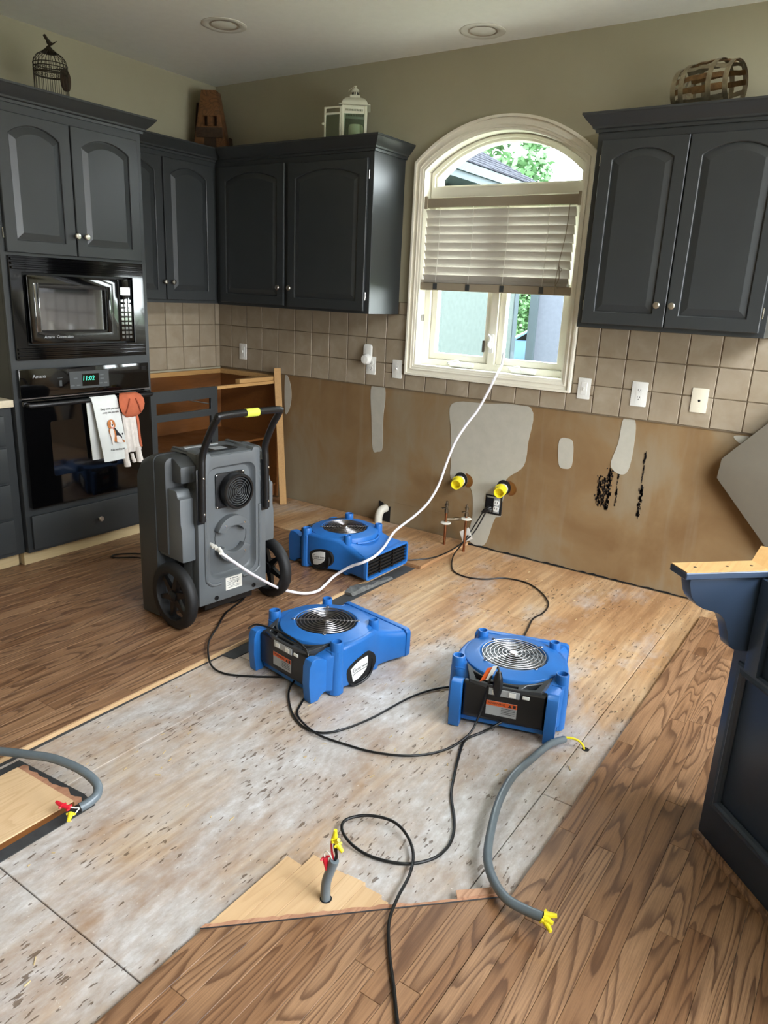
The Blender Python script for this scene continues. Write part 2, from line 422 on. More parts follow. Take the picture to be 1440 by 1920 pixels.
def text(name, s, size, M, mat, parent, depth=.0004, align='CENTER', shear=0, sx_=1.0):
    cu = bpy.data.curves.new('lettering', 'FONT'); cu.body = s; cu.size = size; cu.extrude = depth; cu.align_x = align; cu.align_y = 'CENTER'
    cu.shear = shear; cu.resolution_u = 2
    ob = bpy.data.objects.new('tmp', cu); COL.objects.link(ob)
    dg = bpy.context.evaluated_depsgraph_get(); me = bpy.data.meshes.new_from_object(ob.evaluated_get(dg))
    bpy.data.objects.remove(ob); bpy.data.curves.remove(cu)
    me.transform(world_of(parent).inverted() @ M @ Matrix.Diagonal((sx_, 1, 1, 1)))
    me.materials.clear(); me.materials.append(MT[mat])
    o = bpy.data.objects.new(name, me); finish(o, parent); WM[o.name] = world_of(parent); return o
def copy_tree(o, parent=None):
    c = o.copy(); COL.objects.link(c)
    if parent is not None: c.parent = parent
    for ch in list(o.children): copy_tree(ch, c)
    return c

# ================================================================== ROOM SHELL
H = 2.8075
HV, VX = 5.0, 5.05           # unseen taller room on the right, invented to admit high daylight
WX0, WX1, WZ0, WSP, WAP = 1.722, 2.708, 1.075, 2.205, 2.392          # window opening
b = MB(frame_y(.0))
hole = archp(WX0, WX1, WZ0, WSP, WAP, 20)
b.k = 0; b.prism(rect(-.15, RW+.15, .925, H), -.16, 0, [hole])
b.k = 1; b.prism(rect(-.15, RW+.15, -.03, .925), -.16, 0)
wall_back = tag(b.build('wall_back', ['wallp', 'drywall'], angle=20), kind='structure')
b = MB(); b.box(-.15, 0, -7.2, 0, -.03, H); wall_left = tag(b.build('wall_left', 'wallp'), kind='structure')
b = MB(Matrix(((0, 0, 1, RW), (1, 0, 0, 0), (0, 1, 0, 0), (0, 0, 0, 1))))
b.prism(rect(-7.2, 0, -.03, HV), 0, .15, [rect(-3.4, -1.76, .5, 1.75), rect(-1.70, -.95, .5, 1.75), rect(-4.8, -1.76, 2.85, 4.9), rect(-1.70, -.06, 2.85, 4.9)])  # openings added out of view so sky light reaches floor and cabinets
tag(b.build('wall_right', 'wallp'), kind='structure')
b = MB(frame_y(-7.05)); b.prism(rect(-.15, RW+.15, -.03, H), 0, .15); tag(b.build('wall_front', 'wallp'), kind='structure')
b = MB(); b.box(VX, RW+.15, 0, .16, H, HV+.1); b.box(VX, RW+.15, -7.2, -7.05, H, HV+.1); b.box(VX-.12, VX, -7.2, .16, H+.1, HV+.1); tag(b.build('wall_upper', 'wallp'), kind='structure')
b = MB(); b.box(VX-.12, RW+.15, -7.2, .16, HV, HV+.1); tag(b.build('ceiling_upper', 'ceil'), kind='structure')
b = MB(); b.box(-.15, VX, -7.2, .16, H, H+.1); ceiling = tag(b.build('ceiling', 'ceil'), kind='structure')
b = MB(); b.box(-.15, RW+.15, -7.2, .16, -.14, -.02); floor = tag(b.build('floor', 'dark'), kind='structure')

# subfloor sheets
for x0, x1, y0, y1 in ((2.3515, 3.5485, -3.2125, -.8465), (2.3515, 3.5485, -.8435, -.012), (2.3515, 3.5485, -5.2, -3.2155), (.02, 2.3485, -1.9765, -.006),
                       (.02, 2.3485, -4.6, -1.9795), (3.5515, 4.75, -2.0305, -.012), (3.5515, 4.75, -4.6, -2.0335)):
    b = MB(); b.box(x0, x1, y0, y1, -.019, 0); b.build('plywood_sheet', 'sub', floor, bevel=.0015, seg=1)
# plywood at floor height under the removed base cabinets
b = MB(); b.box(.63, 2.205, -.585, -.012, .0005, .02); b.build('plywood_underlay', 'sub', floor, bevel=.0015, seg=1)

# hardwood planks, laid along y
PW = .0572
def diag(x): return -3.044+(x-3.101)*.978
def plank(x0, x1, y0, ya, yb, mat='oak', name='hardwood_plank', z=.019):
    g = .0004; dz = random.uniform(-.0003, .0003)
    b = MB(); b.prism([(x0+g, y0+g), (x1-g, y0+g), (x1-g, yb-g), (x0+g, ya-g)], .0006, z+dz)
    return b.build(name, mat, floor, bevel=.0008, seg=1, flat=True)
def row(x0, x1, ylo, ya, yb, lo=.45, hi=1.15):
    y = ylo-random.uniform(0, .5)
    top = max(ya, yb)
    while True:
        L = random.uniform(lo, hi); e = y+L
        if e > min(ya, yb)-.18:
            plank(x0, x1, y, ya, yb); break
        plank(x0, x1, y, e, e); y = e
x = 2.088
while x > .56:
    row(x-PW, x, -3.35, -.6, -.6); x -= PW
x = 3.100
while x < 3.64:
    x1 = min(x+PW, 3.655); row(x, x1, -3.55, diag(x), diag(x1)); x = x1
x = 3.656
while x < 4.75:
    row(x, x+PW, -3.55 if x < 4.5 else -2.7, -.25, -.25); x += PW
b = MB(); b.box(.56, 2.088, -7.0, -3.86, .0006, .018); b.box(3.1, RW, -7.0, -4.06, .0006, .018); b.box(4.76, RW, -4.06, -2.7, .0006, .018); b.box(2.088, 3.1, -7.0, -5.2, .0006, .018); b.box(4.76, RW, -2.7, -.02, .0006, .018)
tag(b.build('hardwood_field', 'oak', floor, flat=True), kind='stuff')
# unfinished patch where the old island stood: short ragged boards behind the diagonal cut
for i, (x0, x1, y1) in enumerate(((3.1005, 3.155, -2.74), (3.156, 3.213, -2.693), (3.214, 3.27, -2.70), (3.271, 3.328, -2.694), (3.329, 3.386, -2.70), (3.387, 3.412, -2.71))):
    ya, yb = diag(x0)+.019, diag(x1)+.019
    b = MB(); b.prism([(x0, ya), (x1, yb), (x1, y1+random.uniform(-.01, .01)), (x0, y1)], .0006, .0185); b.build('unfinished_plank', 'rawoak', floor, bevel=.0006, seg=1, flat=True)
# the ragged split lip along the diagonal cut
pts = []; n = 44
for i in range(n+1):
    x = 3.095+(3.652-3.095)*i/n; pts.append((x, diag(x)+.003))
lip = [(x, y) for x, y in pts]+[(x, y+random.uniform(.012, .02)-(.006 if x > 3.45 else 0)) for x, y in reversed(pts)]
b = MB(); b.prism(lip, .001, .021); b.build('split_board_lip', 'rawedge', floor, flat=True)
b = MB(); b.tube([(x, y+.0005, .019) for x, y in pts], .0022, 5); b.build('glue_line', 'tar', floor)
b = MB(); b.prism([(3.55, -2.595), (3.625, -2.52), (3.61, -2.505), (3.535, -2.575)], .019, .026); b.build('broken_sliver', 'rawedge', floor, flat=True)
# felt-paper strip left along the hardwood edge
b = MB(); b.prism([(2.090, -3.4), (2.112, -3.4), (2.105, -2.9), (2.100, -2.2), (2.102, -2.02), (2.16, -2.01), (2.165, -1.86), (2.17, -1.2), (2.175, -.6), (2.09, -.6)], .0002, .004); b.build('felt_paper_strip', 'felt', floor)
b = MB(); b.prism([(2.0885, -3.4), (2.094, -3.4), (2.096, -1.95), (2.096, -.6), (2.0885, -.6)], .0005, .0186); b.build('plank_edge_strip', 'rawoak', floor, flat=True)
# crumpled grey flashing scrap beside the rear fan
b = MB(); secs = []
for i in range(9):
    t = i/8; y = -1.16+.34*t; w_ = .035*(1-.5*t)
    secs.append([(2.115+.04*t+random.uniform(-.006, .006)-w_, y, .006), (2.115+.04*t+w_, y, .006), (2.115+.04*t+w_*.6, y, .012+random.uniform(0, .022)*(1.2-t)), (2.115+.04*t-w_*.6, y, .012+random.uniform(0, .026)*(1.2-t))])
b.loft(secs); scrap = tag(b.build('flashing_scrap', 'lead'), 'crumpled grey strip of flashing in the gap by the rear fan outlet', 'scrap')
# splinters and dust specks on the subfloor
b = MB()
for i in range(150):
    x = random.uniform(2.15, 3.6); y = random.uniform(-3.5, -.15)
    if y < diag(x)+.35 and x > 3.05: continue
    L = random.uniform(.003, .011); w_ = random.uniform(.0007, .0018); a = random.gauss(pi/2, .5); c_, s_ = cos(a), sin(a)
    q = [(-L, -w_), (L, -w_), (L, w_), (-L, w_)]
    b.prism([(x+u*c_-v*s_, y+u*s_+v*c_) for u, v in q], .0002, random.uniform(.001, .004))
tag(b.build('wood_splinters', 'toek', flat=True), 'pale wood splinters and specks scattered over the bare subfloor', 'debris', kind='stuff')

# ------------------------------------------------------------------ tiles
ZB, P = .921, .153
g_ = .0029
def tile_mesh(name, poly, th=.008):
    pass
def put_tile(M, u0, u1, v0, v1, parent):
    b = MB(M @ Matrix.Translation((0, 0, random.uniform(-.0006, .0006)))); j = lambda: random.uniform(-.0012, .0012)
    b.prism([(u0+g_+j(), v0+g_+j()), (u1-g_+j(), v0+g_+j()), (u1-g_+j(), v1-g_+j()), (u0+g_+j(), v1-g_+j())], .002, .0095)
    b.build('tile', 'tile', parent, bevel=.0018, seg=1, angle=20)
TZ0, TZ1, TXL, TXR = 1.018, 2.3, 1.66, 2.762
FY = frame_y(0); FX = frame_x(0)
cols = [0.002]+[1.2031+k*P for k in range(-7, 17)]+[3.79]
grid = MB(FY); 
for u0, u1 in zip(cols[:-1], cols[1:]):
    for r_ in range(4):
        v0, v1 = ZB+r_*P, ZB+(r_+1)*P
        if r_ == 3: v1 = 1.455
        if r_ == 3 and not (u0 > 1.45 and u0 < 2.9): continue
        segs = [(u0, u1, v0, v1)]
        if v1 > TZ0 and u1 > TXL and u0 < TXR:
            segs = []
            if v0 < TZ0-.01: segs.append((u0, u1, v0, TZ0))
            if u0 < TXL-.012: segs.append((u0, TXL, max(v0, TZ0) if v0 < TZ0 else v0, v1))
            if u1 > TXR+.012: segs.append((TXR, u1, max(v0, TZ0) if v0 < TZ0 else v0, v1))
        if r_ == 3: segs = [q for q in segs if (q[0] > 1.592 or q[1] > 1.60) and (q[0] < 2.86)]
        for q in segs:
            if r_ == 3 and q[0] < 1.6: q = (1.593, q[1], q[2], q[3])
            if r_ == 3 and q[1] > 2.86: q = (q[0], 2.862, q[2], q[3])
            if q[1]-q[0] > .012: put_tile(FY, *q, wall_back)
b = MB(FY); b.prism(rect(.0, TXL, ZB-.004, 1.455), 0, .0055); b.prism(rect(TXL, TXR, ZB-.004, TZ0), 0, .0055); b.prism(rect(TXR, 3.79, ZB-.004, 1.455), 0, .0055)
b.build('grout_bed', 'grout', wall_back)
lc = [-.0105]+[-.0544-k*P for k in range(0, 8)]
for u1, u0 in zip(lc[:-1], lc[1:]):
    for r_ in range(3): put_tile(FX, max(u0, -1.155), u1, ZB+r_*P, ZB+(r_+1)*P, wall_left)
b = MB(FX); b.prism(rect(-1.155, -.006, ZB-.004, 1.385), 0, .0055); b.build('grout_bed', 'grout', wall_left)
# vertical casing at the right end of the tile
b = MB(FY); b.prism(rect(3.795, 3.86, .96, 1.39), 0.0005, .018); tag(b.build('trim_1', 'trimw', bevel=.004), kind='structure')

# wall damage: joint compound, torn paper and mastic smears (parts of the back wall)
def blob(pts, k=5): return [(p.x, p.y) for p in catmull([Vector((a, c, 0)) for a, c in pts], k, True)]
for pl in ([(1.405, .915), (1.511, .915), (1.507, .70), (1.512, .52), (1.475, .487), (1.435, .50), (1.415, .7)],
           [(2.014, .872), (2.25, .90), (2.529, .91), (2.535, .70), (2.52, .56), (2.42, .462), (2.41, .33), (2.36, .18), (2.31, .02), (2.20, .035), (2.215, .2), (2.185, .37), (2.05, .40), (2.035, .5), (2.02, .7)],
           [(2.722, .745), (2.77, .765), (2.805, .74), (2.812, .615), (2.775, .59), (2.735, .61)],
           [(3.067, .917), (3.128, .912), (3.14, .78), (3.128, .64), (3.085, .612), (3.03, .655), (3.055, .78)],
           [(.652, .915), (.70, .86), (.712, .76), (.69, .67), (.653, .655)],
           [(3.62, .90), (3.70, .905), (3.73, .87), (3.66, .865)]):
    b = MB(FY); b.prism(blob(pl), .0002, .0022); b.build('compound_patch', 'mud', wall_back, flat=True)
b = MB(FY)
for cx, cy, wd, ht, nn in ((3.035, .52, .014, .115, 150), (2.985, .50, .014, .085, 90), (3.01, .50, .014, .08, 70), (3.082, .53, .0045, .105, 40), (3.214, .475, .008, .085, 80), (3.208, .67, .004, .085, 26), (3.213, .56, .004, .03, 5)):
    for i in range(nn):
        u = cx+random.gauss(0, wd*.55); v = cy+random.uniform(-ht, ht); l = random.uniform(.003, .012); w_ = random.uniform(.0012, .004)
        b.prism([(u-w_, v-l*.6), (u+w_*.7, v-l), (u+w_, v+l*.7), (u-w_*.6, v+l)], .0003, .0016)
tag(b.build('mastic_smears', 'tar', wall_back, flat=True), kind='stuff')
# ragged dark gap and broken paper at the foot of the wall
b = MB(FY); top = [(2.0+1.9*i/60, .004+random.uniform(0, .009)) for i in range(61)]
b.prism([(2.0, .0005), (3.9, .0005)]+top[::-1], .0002, .0035); b.build('wall_foot_gap', 'dark', wall_back, flat=True)
b = MB(FY); b.prism(rect(1.52, 2.1, .16, .166), .0002, .002); b.prism(rect(1.60, 2.02, .022, .16), .0001, .0012); b.build('drywall_strip', 'drywall', wall_back)

# ------------------------------------------------------------------ window_1
win = bpy.data.objects.new('window_1', None); COL.objects.link(win); win.location = (2.215, 0, WZ0); WM['window_1'] = Matrix.Translation((2.215, 0, WZ0)); tag(win, kind='structure')
# casing
b = MB(FY)
b.prism(archp(1.668, 2.757, 1.02, 2.245, 2.457, 24), .0, .018, [archp(WX0, WX1, WZ0, WSP, WAP, 20)])
b.prism(archp(1.668, 2.757, 1.02, 2.245, 2.457, 24), .018, .03, [archp(1.682, 2.743, 1.034, 2.236, 2.442, 24)])
b.prism(archp(1.70, 2.727, 1.055, 2.22, 2.414, 24), .018, .024, [archp(1.708, 2.719, 1.063, 2.215, 2.406, 24)])
b.build('window_casing', 'trimw', win, bevel=.002, seg=1)
# jamb lining and frame
b = MB(FY); b.prism(archp(WX0-.001, WX1+.001, WZ0-.001, WSP, WAP+.001, 24), -.155, .012, [archp(WX0+.012, WX1-.012, WZ0+.012, WSP-.006, WAP-.012, 24)]); b.build('window_jamb', 'sash', win)
b = MB(FY)
b.prism(archp(WX0+.004, WX1-.004, WZ0+.004, WSP-.002, WAP-.004, 24), -.15, -.07, [archp(WX0+.052, WX1-.052, 2.125, 2.17, 2.345, 20), rect(WX0+.048, 2.19, WZ0+.048, 2.04), rect(2.235, WX1-.048, WZ0+.048, 2.04)])
b.prism(archp(WX0+.02, WX1-.02, 2.06, WSP-.01, WAP-.02, 24), -.07, -.055, [archp(WX0+.04, WX1-.04, 2.115, 2.18, 2.358, 20)])
b.build('window_frame', 'sash', win, bevel=.002, seg=1)
b = MB(FY); b.prism(archp(WX0+.05, WX1-.05, 2.12, 2.17, 2.347, 20), -.115, -.111); b.build('pane', 'glass', win)
for x0, x1, nm in ((WX0+.05, 2.188, 0), (2.237, WX1-.05, 1)):
    b = MB(FY); b.prism(rect(x0, x1, WZ0+.05, 2.035), -.135, -.09, [rect(x0+.038, x1-.038, WZ0+.088, 1.995)])
    s_ = b.build('sash', 'sash', win, bevel=.003, seg=1)
    b = MB(FY); b.prism(rect(x0+.036, x1-.036, WZ0+.086, 1.997), -.117, -.113); b.build('pane', 'glass', s_)
    # crank operator
    cx = x0+(.26 if nm == 0 else .2)
    b = MB(FY); b.prism(rrect(cx-.075, cx+.075, WZ0+.016, WZ0+.044, .008), -.07, -.045); b.prism(rrect(cx-.075 if nm == 0 else cx, cx if nm == 0 else cx+.075, WZ0+.02, WZ0+.04, .006), -.046, -.036)
    ck = b.build('crank_base', 'white', win, bevel=.003)
    b = MB(); b.tube([(cx, .036, WZ0+.035), (cx-.02, .02, WZ0+.055), (cx-.05, .014, WZ0+.045), (cx-.066, .012, WZ0+.04)], .006, 8, 4); b.lathe([(.001, -.007), (.008, -.006), (.008, .006), (.001, .007)], 10, (cx-.07, .012, WZ0+.04)); b.build('crank_handle', 'white', ck)
# sash lock lever and keeper
b = MB(FY); b.prism(rrect(2.200, 2.226, 1.19, 1.30, .008), -.07, -.058); lk = b.build('lock_plate', 'white', win, bevel=.002)
b = MB(); b.tube([(2.213, .058, 1.22), (2.206, .035, 1.245), (2.222, .03, 1.275), (2.204, .028, 1.30)], .007, 8, 4); b.build('lock_lever', 'white', lk)
b = MB(FY); b.prism(rrect(2.145, 2.158, 1.19, 1.26, .003), -.09, -.08); b.prism(rrect(1.737, 1.745, 1.35, 1.39, .002), -.05, -.035); b.build('sash_keeper', 'grillm', win)

# blind (hung inside the opening)
bl = thing('window_blind', 'cream slatted blind half lowered inside the arched window', 'blind', (2.2, .02, 1.55))
b = MB(); b.box(1.737, 2.693, .005, .055, 2.0, 2.05); b.box(1.735, 1.755, -.004, .006, 1.992, 2.062); b.box(2.675, 2.695, -.004, .006, 1.992, 2.062); b.build('head_rail', MT['panelb'], bl, bevel=.004)
sl = None
for i in range(9):
    z = 1.978-i*.0455
    M = Matrix.Translation((2.2, .03, z-.012)) @ Matrix.Rotation(radians(-64), 4, 'X')
    if sl is None:
        b = MB(); pr = [(-.0255, 0), (-.013, .0016), (0, .0022), (.013, .0016), (.0255, 0), (.0255, -.0026), (0, -.0006), (-.0255, -.0026)]
        b.loft([[(x_, y_, z_) for y_, z_ in pr] for x_ in (-.462, .462)]); sl = b.build('slat', 'slat'); sl.parent = bl; o = sl
    else: o = sl.copy(); COL.objects.link(o); o.parent = bl
    o.matrix_local = world_of(bl).inverted() @ M
for i in range(4):
    o = sl.copy(); COL.objects.link(o); o.parent = bl; o.matrix_local = world_of(bl).inverted() @ Matrix.Translation((2.2, .028, 1.582+.004*i)) @ Matrix.Rotation(radians(-4), 4, 'X')
b = MB(); b.box(1.738, 2.69, -.002, .056, 1.535, 1.579); br = b.build('bottom_rail', MT['panelb'], bl, bevel=.004)
for cx in (1.84, 2.06, 2.28, 2.52):
    b = MB(); b.tube([(cx, .003, 2.0), (cx+.004, .004, 1.8), (cx, .0, 1.575)], .0016, 5); b.tube([(cx+.006, .055, 2.0), (cx+.006, .055, 1.575)], .0016, 5); b.build('ladder_cord', 'tape', bl)
    b = MB(); b.box(cx-.013, cx+.013, -.005, .0, 1.54, 1.575); b.build('cord_clip', 'dgreyd', br)
b = MB(); b.tube([(2.635, -.004, 2.0), (2.63, -.006, 1.85), (2.61, -.008, 1.70), (2.628, -.008, 1.672), (2.62, -.008, 1.655), (2.61, -.008, 1.68), (2.6, -.008, 1.6), (2.615, -.008, 1.57)], .0022, 6, 5); b.tube([(2.61, -.008, 1.69), (2.62, -.012, 1.62), (2.585, -.01, 1.56)], .0022, 6, 5)
b.box(2.585, 2.60, -.012, -.004, 1.535, 1.57); b.build('pull_cord', 'panelb', bl)

# ------------------------------------------------------------------ recessed lights in the ceiling
for x_, y_, lb in ((.976, -.863, 'recessed ceiling light nearer the birdcage corner'), (2.146, -.20, 'recessed ceiling light above the arched window')):
    t = thing('recessed_light', lb, 'ceiling light', (x_, y_, H))
    b = MB(); b.lathe([(.075, 0), (.078, -.002), (.112, -.005), (.118, -.002), (.118, .0)], 32, (x_, y_, H), cap=False); b.build('trim_ring', 'buff', t)
    b = MB(); b.lathe([(.076, -.001), (.066, -.0008), (.066, -.0015), (.076, -.003)], 32, (x_, y_, H), cap=False); b.build('baffle', 'panelb', t)
    b = MB(); b.lathe([(.067, -.0012), (.04, -.009), (.001, -.012)], 28, (x_, y_, H), cap=False); b.build('lens', 'buff', t)

# ================================================================== CABINETS
def knob(parent, M, r=.0155):
    b = MB(M); b.lathe([(.006, 0), (.0055, .012), (.010, .016), (r, .021), (r, .025), (r*.8, .029), (.001, .031)], 16); return b.build('knob', 'nickel', parent)
def hinge(parent, M):
    b = MB(M); b.prism(rect(-.003, .003, -.023, .023), 0, .003); b.tube([(0, -.022, .003), (0, .022, .003)], .0028, 6); return b.build('hinge', 'chrome', parent)
def door(cab, M, u0, u1, v0, v1, knob_at, hinge_side, arch=True, mat='cab', st=.058, wb=.002):
    """raised panel door as a part of its cabinet: frame > raised panel, knob, hinges"""
    b = MB(M); T = Matrix.Translation
    ru = (u0+st, u1-st); rv0 = v0+st; rva = v1-st*.75; rvs = rva-.045 if arch else rva-.0005
    hole = archp(*ru, rv0, rvs, rva, 12) if arch else rect(*ru, rv0, rva)
    b.prism(rect(u0, u1, v0, v1), wb, wb+.019, [hole]); b.prism(rect(u0+.004, u1-.004, v0+.004, v1-.004), wb, wb+.008)
    d = b.build('door', mat, cab, bevel=.003, seg=1)
    def shp(e, h): return [(p[0], p[1], h) for p in (archp(ru[0]+e, ru[1]-e, rv0+e, rvs-e*.7, rva-e, 12) if arch else rect(ru[0]+e, ru[1]-e, rv0+e, rva-e))]
    b = MB(M); b.loft([shp(.003, wb+.007), shp(.004, wb+.009), shp(.03, wb+.0165), shp(.034, wb+.0175)]); b.build('raised_panel', mat, d, angle=4)
    if knob_at: knob(d, M @ T((knob_at[0], knob_at[1], wb+.019)))
    if hinge_side:
        hu = u0-.004 if hinge_side < 0 else u1+.004
        for hv in (v0+.085, v1-.085): hinge(d, M @ T((hu, hv, wb+.002)))
    return d
CROWN = [(0, 0), (.010, 0), (.012, .012), (.022, .016), (.024, .024), (.034, .034), (.050, .052), (.060, .066), (.064, .069), (.064, .078), (.0, .078)]
def crown(cab, path, z, mat='cab'):
    b = MB(); b.sweep(path, [(o, z+h) for o, h in CROWN]); b.build('crown_moulding', mat, cab, angle=9)

# oven cabinet on the left wall
OX = .63
oc = thing('oven_cabinet', 'tall slate grey cabinet holding the wall oven and microwave', 'cabinet', (.3, -1.575, 0))
M = frame_x(OX)
b = MB(M); b.prism(rect(-1.99, -1.155, .1, 2.336), -.02, 0, [rect(-1.945, -1.205, 1.115, 1.575), rect(-1.95, -1.20, .36, 1.05)]); b.build('face_frame', 'cab', oc, bevel=.0015, seg=1)
b = MB(); b.box(.01, OX-.02, -1.99, -1.972, .1, 2.336); b.box(.01, OX-.02, -1.173, -1.155, .1, 2.336); b.box(.01, .02, -1.972, -1.173, .1, 2.336); b.box(.02, OX-.02, -1.972, -1.173, 2.318, 2.336)
b.box(.02, OX-.02, -1.972, -1.173, 1.075, 1.09); b.box(.02, OX-.02, -1.972, -1.173, .318, .335); b.build('carcass', 'cab', oc)
b = MB(); b.box(.02, .57, -1.985, -1.16, .019, .1); b.build('toe_board', 'toek', oc)
door(oc, M, -1.965, -1.594, 1.612, 2.222, (-1.61+.012, 1.71), -1)
door(oc, M, -1.587, -1.192, 1.612, 2.222, (-1.545, 1.71), 1)
b = MB(M); b.prism(rect(-1.966, -1.19, .118, .302), .002, .021); dr = b.build('drawer', 'cab', oc, bevel=.006); knob(dr, M @ Matrix.Translation((-1.572, .207, .021)))
crown(oc, [(0.0, -1.99), (OX+.002, -1.99), (OX+.002, -1.155), (.34, -1.155)], 2.262)

# microwave
mw = thing('microwave', 'black built-in microwave with mirrored window above the oven', 'microwave', (.4, -1.575, 1.12))
b = MB(M); b.prism(rect(-1.962, -1.188, 1.103, 1.598), .002, .016, [rect(-1.90, -1.262, 1.175, 1.522)])
for k in range(3): b.prism(rect(-1.955, -1.195, 1.112+k*.019, 1.124+k*.019), .016, .024); b.prism(rect(-1.955, -1.195, 1.536+k*.02, 1.549+k*.02), .016, .025)
b.build('trim_kit', 'blackg', mw, bevel=.002, seg=1)
b = MB(M); b.prism(rect(-1.925, -1.225, 1.14, 1.56), -.45, -.025); b.build('body', 'blackp', mw)
b = MB(M); b.prism(rrect(-1.888, -1.372, 1.184, 1.512, .01), .0, .032, [rect(-1.83, -1.455, 1.248, 1.452)])
b.prism(rect(-1.86, -1.43, 1.222, 1.476), .0, .006); md = b.build('door', 'blackg', mw, bevel=.004)
b = MB(M); b.loft([[(u, v, h) for u, v in rect(-1.83-e, -1.455+e, 1.248-e, 1.452+e)] for e, h in ((0, .012), (.0, .018))]); b.build('door_window', 'kohl', md)
b = MB(M); b.loft([[(u, v, h) for u, v in rect(-1.858, -1.832, 1.24, 1.476)] for h in (.03, .036)]); b.build('door_edge_strip', 'kohl', md, bevel=.004)
b = MB(M); b.prism(rect(-1.447, -1.425, 1.235, 1.47), .031, .04); b.build('door_pull', 'blackg', md, bevel=.003)
b = MB(M); b.prism(rect(-1.368, -1.278, 1.184, 1.512), .0, .028); cp = b.build('control_panel', 'blackg', mw, bevel=.003)
b = MB(M)
for r_ in range(9):
    for c_ in range(3): b.prism(rect(-1.355+c_*.024, -1.339+c_*.024, 1.20+r_*.024, 1.214+r_*.024), .028, .0295)
b.prism(rect(-1.355, -1.292, 1.43, 1.47), .028, .029); b.build('keypad', 'kohl', cp, flat=True)
MTx = lambda u, v, w_: M @ Matrix.Translation((u, v, w_))
text('lettering', 'Amana  Convection', .02, MTx(-1.74, 1.216, .033), 'silver', md, align='CENTER', shear=.2)

# wall oven
ov = thing('wall_oven', 'black glass wall oven with a green clock under the microwave', 'oven', (.4, -1.575, .35))
b = MB(M); b.prism(rect(-1.94, -1.21, .37, 1.04), -.5, -.022); b.build('body', 'blackp', ov)
b = MB(M); b.prism(rect(-1.968, -1.188, .918, 1.060), .002, .026); cp = b.build('control_panel', 'blackg', ov, bevel=.003)
b = MB(M); b.prism(rect(-1.968, -1.188, .913, .917), .002, .030); b.build('chrome_strip', 'grillm', ov)
b = MB(M); b.prism(rrect(-1.695, -1.457, .945, 1.035, .004), .026, .0275); ck = b.build('clock_panel', MT['dgreyd'], cp)
b = MB(M); b.prism(rect(-1.622, -1.52, .957, 1.02), .0275, .0285); b.build('display', 'blackg', ck)
text('lettering', '11:02', .034, MTx(-1.585, .996, .0286), 'led', ck, shear=.15, depth=.0002)
for u, v in ((-1.66, 1.0), (-1.68, .962), (-1.645, .962), (-1.50, 1.01), (-1.50, .99), (-1.51, .966), (-1.48, .966)):
    b = MB(M); b.prism(rect(u-.011, u+.011, v-.003, v+.003), .0275, .0279); b.build('button_mark', 'dgrey', ck)
text('lettering', 'Amana', .026, MTx(-1.862, 1.022, .0262), 'silver', cp)
b = MB(M); b.prism(rect(-1.765, -1.735, 1.006, 1.009), .026, .0265); b.prism(rect(-1.755, -1.74, .965, .995), .026, .027); b.build('rocker_switch', MT['dgreyd'], cp)
b = MB(M); b.prism(rrect(-1.966, -1.19, .345, .905, .006), .004, .036); od = b.build('door', 'blackg', ov, bevel=.004)
b = MB(M); b.prism(rrect(-1.83, -1.33, .50, .79, .012), .036, .0368); b.build('door_window', 'blackg', od)
b = MB(M); b.tube([(-1.945, .885, .034), (-1.945, .885, .068), (-1.925, .886, .076), (-1.23, .886, .076), (-1.21, .885, .068), (-1.21, .885, .034)], .0125, 10); b.build('door_handle', 'blackp', od)

# towel on the oven handle
tw = thing('dish_towel', 'white dish towel printed with a sitting beagle on the oven handle', 'towel', (.72, -1.54, .55))
def sheet(Mx, pts_u, prof, th_=.003):
    secs = []
    for u in pts_u:
        secs.append([(u[0]+u[1]*v, v, w_) for v, w_ in prof]+[(u[0]+u[1]*v, v, w_-th_) for v, w_ in reversed(prof)])
    return secs
Mt = Matrix.Translation((0, 0, .0)) @ M
# front fall: leans outward a little towards its hem; a local frame for the print
tilt = .05
fp = [(0.545, .108), (.62, .105), (.70, .102), (.78, .099), (.86, .096), (.895, .088), (.9025, .076), (.895, .065)]
b = MB(M); n = 9; secs = []
for i in range(n):
    f = i/(n-1); u = -1.618+f*.158
    wv = .004*sin(f*7)+.002*sin(f*17)
    secs.append([(u-(.895-v)*-.13, v+(.01*f if v < .6 else 0)*0, w_+wv*min(1, (.9-v)*4)) for v, w_ in fp]+[(u-(.895-v)*-.13, v, w_-.004+wv*min(1, (.9-v)*4)) for v, w_ in reversed(fp)])
b.loft(secs); b.build('front_fall', 'cloth', tw, angle=60)
bp = [(0.555, .060), (.7, .060), (.8, .060), (.885, .062)]
b = MB(M); secs = []
for i in range(n):
    f = i/(n-1); u = -1.632+f*.14; wv = .003*sin(f*9)
    secs.append([(u+(.895-v)*.06, v, w_+wv) for v, w_ in bp]+[(u+(.895-v)*.06, v, w_-.004+wv) for v, w_ in reversed(bp)])
b.loft(secs); b.build('back_fall', 'cloth', tw, angle=60)
def TWM(u, v, w_): # frame on the front fall (sheared with it)
    S = Matrix(((1, -.13, 0, u), (0.0, 1, 0, v), (0, -.035, 1, w_), (0, 0, 0, 1))); return M @ S
text('lettering', 'Every snack you make', .0165, TWM(-1.517, .835, .1035), 'ink', tw, depth=.0003, shear=.25, sx_=.8)
text('lettering', 'every bite you take', .0165, TWM(-1.514, .815, .1042), 'ink', tw, depth=.0003, shear=.25, sx_=.8)
text('lettering', "I'll be watching you", .0150, TWM(-1.486, .607, .1108), 'ink', tw, depth=.0003, shear=.25, sx_=.8)
def dogp(name, mat, pts, w_):
    b = MB(TWM(-1.505, .71, .107)); b.prism(blob(pts, 4), w_, w_+.0012); b.build(name, mat, tw, flat=True)
